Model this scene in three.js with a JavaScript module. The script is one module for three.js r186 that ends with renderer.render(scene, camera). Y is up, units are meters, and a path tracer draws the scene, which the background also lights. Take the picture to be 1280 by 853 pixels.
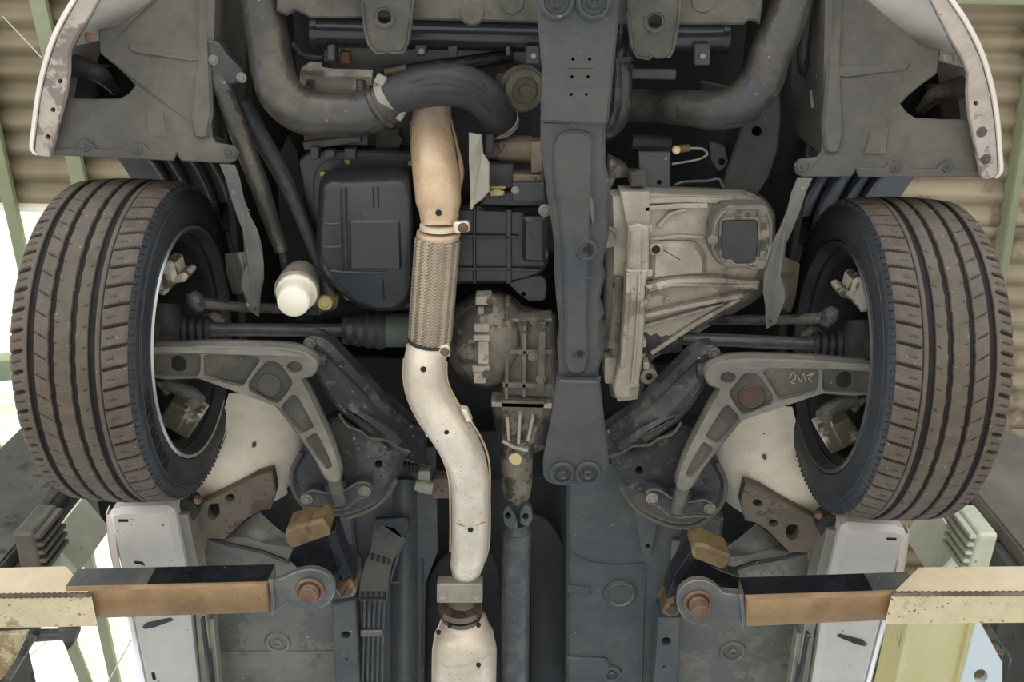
import * as THREE from 'three';
import { mergeGeometries, toCreasedNormals } from 'three/addons/utils/BufferGeometryUtils.js';
import { RoundedBoxGeometry } from 'three/addons/geometries/RoundedBoxGeometry.js';
import { TextGeometry } from 'three/addons/geometries/TextGeometry.js';
import { FontLoader } from 'three/addons/loaders/FontLoader.js';

// ---------------------------------------------------------------- camera, sky, sun, exposure
const EYE = 0.6, F = 1176, W = 1280, H = 853, TILT = 23.3 * Math.PI / 180, ROLL = -1.26 * Math.PI / 180;
const scene = new THREE.Scene();
const camera = new THREE.PerspectiveCamera(2 * Math.atan(H / 2 / F) * 180 / Math.PI, W / H, 0.05, 200);
camera.position.set(0, EYE, 0);
camera.up.set(Math.sin(ROLL), 0, Math.cos(ROLL));
camera.lookAt(0, EYE + Math.cos(TILT), -Math.sin(TILT));
camera.updateMatrixWorld(true);
scene.background = new THREE.Color(0.70, 0.85, 1.04);
scene.backgroundIntensity = 1.5;
const sun = new THREE.DirectionalLight(new THREE.Color(1.0, 0.95, 0.89), 9.0);
sun.position.set(-2.2, 9, 11); sun.target.position.set(0, 0, -0.6);
sun.castShadow = true; sun.shadow.radius = 2;
sun.shadow.mapSize.set(2048, 2048);
Object.assign(sun.shadow.camera, { left: -9, right: 9, top: 9, bottom: -9, near: 0.5, far: 40 });
scene.add(sun, sun.target);
const renderer = new THREE.WebGLRenderer({ antialias: true });
renderer.toneMapping = THREE.LinearToneMapping;
renderer.toneMappingExposure = 1.95;
renderer.shadowMap.enabled = true;

// ---------------------------------------------------------------- helpers
const V = (x, y, z) => new THREE.Vector3(x, y, z);
function rng(s) { return () => { s |= 0; s = s + 0x6D2B79F5 | 0; let t = Math.imul(s ^ s >>> 15, 1 | s); t = t + Math.imul(t ^ t >>> 7, 61 | t) ^ t; return ((t ^ t >>> 14) >>> 0) / 4294967296; }; }
const ROT = camera.quaternion.clone();
// the point at height h above the eye where the sight line through (px, py) of the plan passes
function P(px, py, h) {
  const d = V((px - W / 2) / F, (H / 2 - py) / F, -1).applyQuaternion(ROT);
  return d.multiplyScalar(h / d.y).add(V(0, EYE, 0));
}
const MPP = (px, py, h) => { const d = V((px - W / 2) / F, (H / 2 - py) / F, -1).applyQuaternion(ROT); return h / d.y / F; };
const mir = (p) => V(-p.x, p.y, p.z);
// closed outline helpers, in plan units
function rounded(pts, r = 4, n = 4) {
  const o = [], L = pts.length;
  for (let i = 0; i < L; i++) {
    const a = pts[(i + L - 1) % L], b = pts[i], c = pts[(i + 1) % L];
    const la = Math.hypot(a[0] - b[0], a[1] - b[1]), lc = Math.hypot(c[0] - b[0], c[1] - b[1]);
    const rr = Math.min(r, la * 0.45, lc * 0.45);
    const p = b.map((v, k) => v + (a[k] - v) * rr / la), q = b.map((v, k) => v + (c[k] - v) * rr / lc);
    for (let k = 0; k <= n; k++) { const t = k / n; o.push(b.map((v, j) => (1 - t) * (1 - t) * p[j] + 2 * t * (1 - t) * v + t * t * q[j])); }
  }
  return o;
}
function smooth(pts, n = 4) {
  const dim = pts[0].length, c = new THREE.CatmullRomCurve3(pts.map((p) => V(p[0], p[1], p[2] ?? 0)), true, 'centripetal');
  return c.getPoints(pts.length * n).slice(0, -1).map((p) => dim > 2 ? [p.x, p.y, p.z] : [p.x, p.y]);
}
const circ = (x, y, r, n = 16, ry = r) => Array.from({ length: n }, (_, i) => [x + r * Math.cos(i / n * 6.28319), y + ry * Math.sin(i / n * 6.28319)]);
const rect = (x0, y0, x1, y1, r = 0) => r ? rounded([[x0, y0], [x1, y0], [x1, y1], [x0, y1]], r) : [[x0, y0], [x1, y0], [x1, y1], [x0, y1]];
function areaXZ(q) { let a = 0; for (let i = 0; i < q.length; i++) { const p = q[i], n = q[(i + 1) % q.length]; a += p.x * n.z - n.x * p.z; } return a / 2; }
function inset(q, b) {
  const L = q.length, s = Math.sign(areaXZ(q));
  return q.map((p, i) => {
    const a = q[(i + L - 1) % L], c = q[(i + 1) % L];
    let e1 = V(p.x - a.x, 0, p.z - a.z).normalize(), e2 = V(c.x - p.x, 0, c.z - p.z).normalize();
    const n1 = V(-e1.z, 0, e1.x).multiplyScalar(s), n2 = V(-e2.z, 0, e2.x).multiplyScalar(s);
    const m = n1.clone().add(n2); const l = Math.max(0.35, m.length() / 2); m.normalize();
    return V(p.x + m.x * b / l, p.y, p.z + m.z * b / l);
  });
}
function triGeo(tris) { // tris: flat array of Vector3
  const a = new Float32Array(tris.length * 3); tris.forEach((v, i) => { a[i * 3] = v.x; a[i * 3 + 1] = v.y; a[i * 3 + 2] = v.z; });
  const g = new THREE.BufferGeometry(); g.setAttribute('position', new THREE.BufferAttribute(a, 3)); return g;
}
const cap = (ring, holes, down) => {
  const two = (q) => q.map((p) => new THREE.Vector2(p.x, p.z));
  let r = ring.slice(); if (areaXZ(r) < 0) r.reverse();
  const hs = holes.map((h) => { const c = h.slice(); if (areaXZ(c) > 0) c.reverse(); return c; });
  const all = [...r, ...hs.flat()], out = [];
  for (const [a, b, c] of THREE.ShapeUtils.triangulateShape(two(r), hs.map(two))) down ? out.push(all[a], all[b], all[c]) : out.push(all[a], all[c], all[b]);
  return out;
};
function walls(lo, hi, out, rev) {
  const L = lo.length, s = (areaXZ(lo) > 0) !== !!rev;
  for (let i = 0; i < L; i++) {
    const j = (i + 1) % L;
    if (s) out.push(lo[i], hi[i], lo[j], lo[j], hi[i], hi[j]); else out.push(lo[i], lo[j], hi[i], lo[j], hi[j], hi[i]);
  }
}
const up = (q, d) => q.map((p) => V(p.x, p.y + d, p.z));
const toW = (pts, h, side) => pts.map((p) => { const w = P(p[0], p[1], p[2] ?? h); return side < 0 ? mir(w) : w; });
// a plate whose lower face has the given outline; every corner may have a height of its own; th: thickness upwards; b: chamfer of the lower edge
function slab(pts, h, th, { b = 0.002, holes = [], side = 1, crease = 0.6 } = {}) {
  const q = toW(pts, h, side), hs = holes.map((x) => toW(x, h, side)), out = [];
  const low = b > 0 ? inset(q, b) : q;
  const fit = (hh) => hh; // holes lie on the same plane as the plate
  if (pts.some((p) => p.length > 2)) for (const ho of hs) for (const p of ho) p.y = heightAt(q, p);
  out.push(...cap(low, hs, true));
  if (b > 0) { const mid = up(q, b); walls(low, mid, out); walls(mid, up(q, th), out); } else walls(q, up(q, th), out);
  for (const ho of hs) walls(ho, up(ho, th), out, true);
  out.push(...cap(up(q, th), hs.map((x) => up(x, th)), false));
  return toCreasedNormals(triGeo(out), crease);
}
function heightAt(q, p) { // inverse-distance height of a sloping plate
  let s = 0, w = 0; for (const k of q) { const d = 1 / (1e-5 + (k.x - p.x) ** 2 + (k.z - p.z) ** 2); s += k.y * d; w += d; } return s / w;
}
// a raised strip (rib) between plan points
function rib(pts, wpx, h, th, o = {}) {
  const L = [], R = [];
  pts.forEach((p, i) => {
    const a = pts[Math.max(0, i - 1)], c = pts[Math.min(pts.length - 1, i + 1)], l = Math.hypot(c[0] - a[0], c[1] - a[1]);
    const nx = -(c[1] - a[1]) / l * wpx / 2, ny = (c[0] - a[0]) / l * wpx / 2;
    L.push([p[0] + nx, p[1] + ny, p[2] ?? h]); R.push([p[0] - nx, p[1] - ny, p[2] ?? h]);
  });
  return slab([...L, ...R.reverse()], h, th, { b: 0.0015, ...o });
}
function resample(pts, N) {
  const c = [...pts, pts[0]], d = [0]; for (let i = 1; i < c.length; i++) d.push(d[i - 1] + Math.hypot(c[i][0] - c[i - 1][0], c[i][1] - c[i - 1][1]));
  const o = []; let k = 0;
  for (let i = 0; i < N; i++) { const t = i / N * d.at(-1); while (d[k + 1] < t) k++; const f = (t - d[k]) / (d[k + 1] - d[k]); o.push([c[k][0] + (c[k + 1][0] - c[k][0]) * f, c[k][1] + (c[k + 1][1] - c[k][1]) * f]); }
  return o;
}
// a hollow form built of outlines at falling heights (first is highest); the last one is closed below
function stack(levels, { N = 72, side = 1, crease = 0.55, top = true } = {}) {
  const rings = levels.map(([pts, h]) => toW(resample(pts, N), h, side)), out = [];
  for (let i = 0; i + 1 < rings.length; i++) walls(rings[i + 1], rings[i], out);
  out.push(...cap(rings.at(-1), [], true)); if (top) out.push(...cap(rings[0], [], false));
  return toCreasedNormals(triGeo(out), crease);
}
// a round tube along plan points [px, py, h, radius in plan units]
function tube(path, { seg = 8, rad = 18, side = 1, ends = true, metres = false, wob = 0, flat = 1 } = {}) {
  const p3 = path.map(([x, y, h]) => side < 0 ? mir(P(x, y, h)) : P(x, y, h));
  const rr = path.map(([x, y, h, r]) => metres ? r : r * MPP(x, y, h));
  return sweep(p3, rr, { seg, rad, ends, wob, flat });
}
function sweep(p3, rr, { seg = 8, rad = 18, ends = true, wob = 0, flat = 1, closed = false } = {}) {
  const n = closed ? p3.length : p3.length - 1, c = new THREE.CatmullRomCurve3(p3, closed, 'centripetal'), M = n * seg;
  const pos = [], idx = []; let nrm = null, prevT = null;
  for (let i = 0; i <= M; i++) {
    const t = i / M, q = c.getPoint(t), T = c.getTangent(t), k = Math.min(n - 1, Math.floor(t * n)), f = t * n - k;
    const r = (rr[k] + (rr[(k + 1) % rr.length] - rr[k]) * (f * f * (3 - 2 * f))) * (1 + (wob && i % 2 ? wob : 0));
    if (!nrm) nrm = Math.abs(T.y) < 0.9 ? V(0, 1, 0) : V(1, 0, 0);
    nrm.addScaledVector(T, -nrm.dot(T)).normalize();
    const B = V().crossVectors(T, nrm); prevT = T;
    for (let j = 0; j < rad; j++) { const a = j / rad * 6.283185; const v = q.clone().addScaledVector(nrm, Math.cos(a) * r * flat).addScaledVector(B, Math.sin(a) * r); pos.push(v.x, v.y, v.z); }
  }
  for (let i = 0; i < M; i++) for (let j = 0; j < rad; j++) { const a = i * rad + j, b = i * rad + (j + 1) % rad, d = a + rad, e = b + rad; idx.push(a, b, d, b, e, d); }
  if (ends && !closed) for (const [base, flip] of [[0, 1], [M * rad, 0]]) for (let j = 1; j + 1 < rad; j++) flip ? idx.push(base, base + j + 1, base + j) : idx.push(base, base + j, base + j + 1);
  const g = new THREE.BufferGeometry(); g.setAttribute('position', new THREE.Float32BufferAttribute(pos, 3)); g.setIndex(idx);
  return toCreasedNormals(g.toNonIndexed(), 0.9);
}
// a turned form: profile [[radius, distance along the axis], ...] in metres, from `at` along `axis`
function turned(profile, at, axis, n = 28, crease = 0.5) {
  const g = new THREE.LatheGeometry(profile.map(([r, d]) => new THREE.Vector2(Math.max(r, 0.0001), d)), n);
  g.deleteAttribute('uv'); g.deleteAttribute('normal');
  const q = new THREE.Quaternion().setFromUnitVectors(V(0, 1, 0), axis.clone().normalize());
  g.applyQuaternion(q); g.translate(at.x, at.y, at.z);
  return toCreasedNormals(g.toNonIndexed(), crease);
}
const DOWN = V(0, -1, 0), UP = V(0, 1, 0), RX = V(1, 0, 0);
// hexagon bolt with washer whose washer lies on height h at plan (px, py)
function bolt(px, py, h, r = 0.008, { side = 1, washer = true, len = 0.6, at = null, axis = DOWN } = {}) {
  const o = at ?? (side < 0 ? mir(P(px, py, h)) : P(px, py, h)), gs = [];
  if (washer) gs.push(turned([[0, 0], [r * 1.55, 0], [r * 1.55, r * 0.22], [r * 1.35, r * 0.3], [0, r * 0.3]], o, axis, 18));
  gs.push(turned([[0, 0], [r, 0], [r, r * len], [r * 0.85, r * (len + 0.18)], [0, r * (len + 0.18)]], o, axis, 6));
  return mergeGeometries(gs);
}
// a raised or sunk ring
const ringAt = (px, py, h, R, w, side = 1) => turned([[R - w, 0], [R - w * 0.7, w * 0.5], [R - w * 0.3, w * 0.5], [R, 0], [R - w * 0.5, -0.002]], side < 0 ? mir(P(px, py, h)) : P(px, py, h), DOWN, 32);
function rbox(w, h, d, pos, rot = [0, 0, 0], r = 0.004, s = 2) {
  let g = new RoundedBoxGeometry(w, h, d, s, Math.min(r, w / 2.1, h / 2.1, d / 2.1)); if (g.index) g = g.toNonIndexed(); g.deleteAttribute('uv');
  g.applyMatrix4(new THREE.Matrix4().makeRotationFromEuler(new THREE.Euler(...rot))); g.translate(pos.x, pos.y, pos.z); return g;
}
// a sheet through rows of plan points [px, py, h] (all rows equally long), thickness upwards
function sheet(rows, { su = 6, sv = 6, th = 0.006, side = 1, pts3 = false } = {}) {
  const R = rows.map((r) => new THREE.CatmullRomCurve3(pts3 ? r : toW(r, 0, side), false, 'centripetal'));
  const nu = (rows[0].length - 1) * su, nv = (rows.length - 1) * sv, grid = [];
  for (let i = 0; i <= nu; i++) { const col = new THREE.CatmullRomCurve3(R.map((c) => c.getPoint(i / nu)), false, 'centripetal'); grid.push(Array.from({ length: nv + 1 }, (_, j) => col.getPoint(j / nv))); }
  const pos = [], idx = [], id = (i, j) => i * (nv + 1) + j;
  for (const c of grid) for (const p of c) pos.push(p.x, p.y, p.z);
  for (let i = 0; i < nu; i++) for (let j = 0; j < nv; j++) idx.push(id(i, j), id(i + 1, j), id(i, j + 1), id(i + 1, j), id(i + 1, j + 1), id(i, j + 1));
  const g = new THREE.BufferGeometry(); g.setAttribute('position', new THREE.Float32BufferAttribute(pos, 3)); g.setIndex(idx); g.computeVertexNormals();
  const g2 = g.clone(), n = g.attributes.normal, p2 = g2.attributes.position, s = n.getY(Math.floor(n.count / 2)) > 0 ? 1 : -1;
  for (let i = 0; i < p2.count; i++) p2.setXYZ(i, p2.getX(i) + n.getX(i) * th * s, p2.getY(i) + n.getY(i) * th * s, p2.getZ(i) + n.getZ(i) * th * s);
  const edge = [], E = (a, b) => { const A = V().fromBufferAttribute(g.attributes.position, a), B = V().fromBufferAttribute(g.attributes.position, b), C = V().fromBufferAttribute(p2, a), D = V().fromBufferAttribute(p2, b); edge.push(A, B, C, B, D, C); };
  for (let i = 0; i < nu; i++) { E(id(i, 0), id(i + 1, 0)); E(id(i + 1, nv), id(i, nv)); }
  for (let j = 0; j < nv; j++) { E(id(0, j + 1), id(0, j)); E(id(nu, j), id(nu, j + 1)); }
  const e = triGeo(edge); e.computeVertexNormals();
  return mergeGeometries([g.toNonIndexed(), g2.toNonIndexed(), e]);
}
// box-projected texture coordinates in metres
function boxUV(g) {
  const p = g.attributes.position, uv = new Float32Array(p.count * 2), a = V(), b = V(), c = V();
  for (let i = 0; i < p.count; i += 3) {
    a.fromBufferAttribute(p, i); b.fromBufferAttribute(p, i + 1).sub(a); c.fromBufferAttribute(p, i + 2).sub(a); b.cross(c);
    const x = Math.abs(b.x), y = Math.abs(b.y), z = Math.abs(b.z), k = y >= x && y >= z ? 1 : x >= z ? 0 : 2;
    for (let j = 0; j < 3; j++) { const X = p.getX(i + j), Y = p.getY(i + j), Z = p.getZ(i + j); uv[(i + j) * 2] = k === 0 ? Z : X; uv[(i + j) * 2 + 1] = k === 1 ? Z : Y; }
  }
  g.setAttribute('uv', new THREE.BufferAttribute(uv, 2)); return g;
}
const used = {};
function numbered(n) { used[n] = (used[n] ?? -1) + 1; return used[n] ? n + '_' + String(used[n]).padStart(3, '0') : n; }
let BASE = V(0, 0, 0);
function prep(geos) {
  const list = [geos].flat().map((g) => { let q = g.index ? g.toNonIndexed() : g; if (!q.attributes.normal) q.computeVertexNormals(); const r = new THREE.BufferGeometry(); r.setAttribute('position', q.attributes.position); r.setAttribute('normal', q.attributes.normal); return r; });
  return boxUV(list.length > 1 ? mergeGeometries(list) : list[0].clone());
}
function part(name, geos, material, parent, label) {
  const g = prep(geos); g.translate(-BASE.x, -BASE.y, -BASE.z);
  const o = new THREE.Mesh(g, material); o.name = numbered(name); o.castShadow = o.receiveShadow = true;
  if (label) o.userData.label = label; parent.add(o); return o;
}
function each(name, list, material, parent, label) { let o; for (const g of list) o = part(name, g, material, parent, label); return o; }
function gpart(name, parent, label) { const o = new THREE.Group(); o.name = numbered(name); if (label) o.userData.label = label; parent.add(o); return o; }
function thing(name, label, category, at, group) {
  const o = new THREE.Group(); o.name = numbered(name); o.position.copy(at); BASE = at.clone(); o.userData = { label, category }; if (group) o.userData.group = group; scene.add(o); return o;
}
function struct(name, geos, material, parent) { if (!parent) BASE = V(0, 0, 0); const o = part(name, geos, material, parent ?? scene); if (!parent) o.userData.kind = 'structure'; return o; }

// ---------------------------------------------------------------- materials
const lin = (hex) => new THREE.Color(hex);
function tileNoise(size, cell, rnd) { // periodic value noise, size x size
  const n = Math.round(size / cell), g = Float32Array.from({ length: n * n }, rnd), o = new Float32Array(size * size), s = (t) => t * t * (3 - 2 * t);
  for (let y = 0; y < size; y++) for (let x = 0; x < size; x++) {
    const fx = x / size * n, fy = y / size * n, ix = Math.floor(fx), iy = Math.floor(fy), a = s(fx - ix), b = s(fy - iy), jx = (ix + 1) % n, jy = (iy + 1) % n;
    o[y * size + x] = (g[iy * n + ix] * (1 - a) + g[iy * n + jx] * a) * (1 - b) + (g[jy * n + ix] * (1 - a) + g[jy * n + jx] * a) * b;
  }
  return o;
}
function fbm(size, cells, rnd, amp = 0.55) { const o = new Float32Array(size * size); let w = 1, t = 0; for (const c of cells) { const n = tileNoise(size, c, rnd); for (let i = 0; i < o.length; i++) o[i] += n[i] * w; t += w; w *= amp; } for (let i = 0; i < o.length; i++) o[i] /= t; return o; }
function dataTex(size, px, srgb, metres) {
  const t = new THREE.DataTexture(px, size, size, THREE.RGBAFormat); t.wrapS = t.wrapT = THREE.RepeatWrapping; t.magFilter = THREE.LinearFilter; t.minFilter = THREE.LinearMipmapLinearFilter; t.generateMipmaps = true;
  if (srgb) t.colorSpace = THREE.SRGBColorSpace; t.repeat.set(1 / metres, 1 / metres); t.needsUpdate = true; return t;
}
// one grain map and one gloss map shared by all grimy surfaces
const GRAIN = (() => { const R = rng(991), S = 512, a = fbm(S, [24, 9, 3], R, 0.7), b = fbm(S, [128, 40, 12, 4], R, 0.6), mk = (f) => { const px = new Uint8Array(S * S * 4); for (let i = 0; i < S * S; i++) { px[i * 4] = px[i * 4 + 1] = px[i * 4 + 2] = Math.min(255, Math.max(0, f(i) * 255)); px[i * 4 + 3] = 255; } return px; };
  return { bump: dataTex(S, mk((i) => a[i] * 0.6 + b[i] * 0.4), false, 0.45), gloss: dataTex(S, mk((i) => 0.62 + 0.5 * b[i] + 0.2 * (a[i] - 0.5)), false, 0.45) }; })();
const retile = (t, metres) => { const c = t.clone(); c.repeat.set(1 / metres, 1 / metres); c.needsUpdate = true; return c; };
// base colour a, dust or grime patches b (share), a third tone c2, fine specks
function grime(name, a, b, { share = 0.4, soft = 0.25, spots = 0, spotColor = '#b9ab92', spotSize = 2, rough = 0.7, roughVar = 0.2, metal = 0, bump = 0.0006, seed = 1, metres = 0.45, cells = [96, 40, 16, 6, 2], size = 512, c2 = null, c2share = 0.2, clear = 0, grain = 0.12 } = {}) {
  const R = rng(seed * 7919 + 13), n1 = fbm(size, cells, R, 0.62), n2 = fbm(size, [24, 9, 3], R, 0.7), n3 = c2 ? fbm(size, [128, 32, 10, 4], R, 0.6) : n1, A = lin(a), B = lin(b), C = c2 ? lin(c2) : null, S = lin(spotColor), px = new Uint8Array(size * size * 4);
  const spot = new Float32Array(size * size);
  for (let k = 0; k < spots; k++) { const x = R() * size, y = R() * size, r = spotSize * (0.4 + R() * R() * 1.6), al = 0.35 + R() * 0.65; for (let j = -Math.ceil(r); j <= r; j++) for (let i = -Math.ceil(r); i <= r; i++) { const d = Math.hypot(i, j * (0.7 + 0.6 * ((k * 37) % 10) / 10)); if (d < r) { const id = ((Math.floor(y + j) + size) % size) * size + (Math.floor(x + i) + size) % size; spot[id] = Math.max(spot[id], al * Math.min(1, (r - d) * 1.2)); } } }
  const col = new THREE.Color(), ss = (x, lo, hi) => { const t = Math.min(1, Math.max(0, (x - lo) / (hi - lo))); return t * t * (3 - 2 * t); };
  for (let i = 0; i < size * size; i++) {
    const m = ss(n1[i], 0.5 - (share - 0.5) * 0.5 - soft / 2, 0.5 - (share - 0.5) * 0.5 + soft / 2);
    col.copy(A).lerp(B, m); if (C) col.lerp(C, ss(n3[i], 0.62 - c2share * 0.35, 0.7 - c2share * 0.3));
    col.multiplyScalar(1 + (n2[i] - 0.5) * grain * 2); col.lerp(S, spot[i]); col.convertLinearToSRGB();
    px[i * 4] = Math.min(255, col.r * 255); px[i * 4 + 1] = Math.min(255, col.g * 255); px[i * 4 + 2] = Math.min(255, col.b * 255); px[i * 4 + 3] = 255;
  }
  const m = new THREE.MeshPhysicalMaterial({ map: dataTex(size, px, true, metres), roughnessMap: retile(GRAIN.gloss, metres), roughness: Math.min(1, rough * 1.12), metalness: metal, clearcoat: clear, clearcoatRoughness: 0.35 });
  if (bump) { m.bumpMap = retile(GRAIN.bump, metres); m.bumpScale = bump; }
  m.name = name; m.side = THREE.DoubleSide; return m;
}
function plain(name, hex, rough = 0.7, metal = 0, extra = {}) { const m = new THREE.MeshPhysicalMaterial({ color: lin(hex), roughness: rough, metalness: metal, side: THREE.DoubleSide, ...extra }); m.name = name; return m; }
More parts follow.
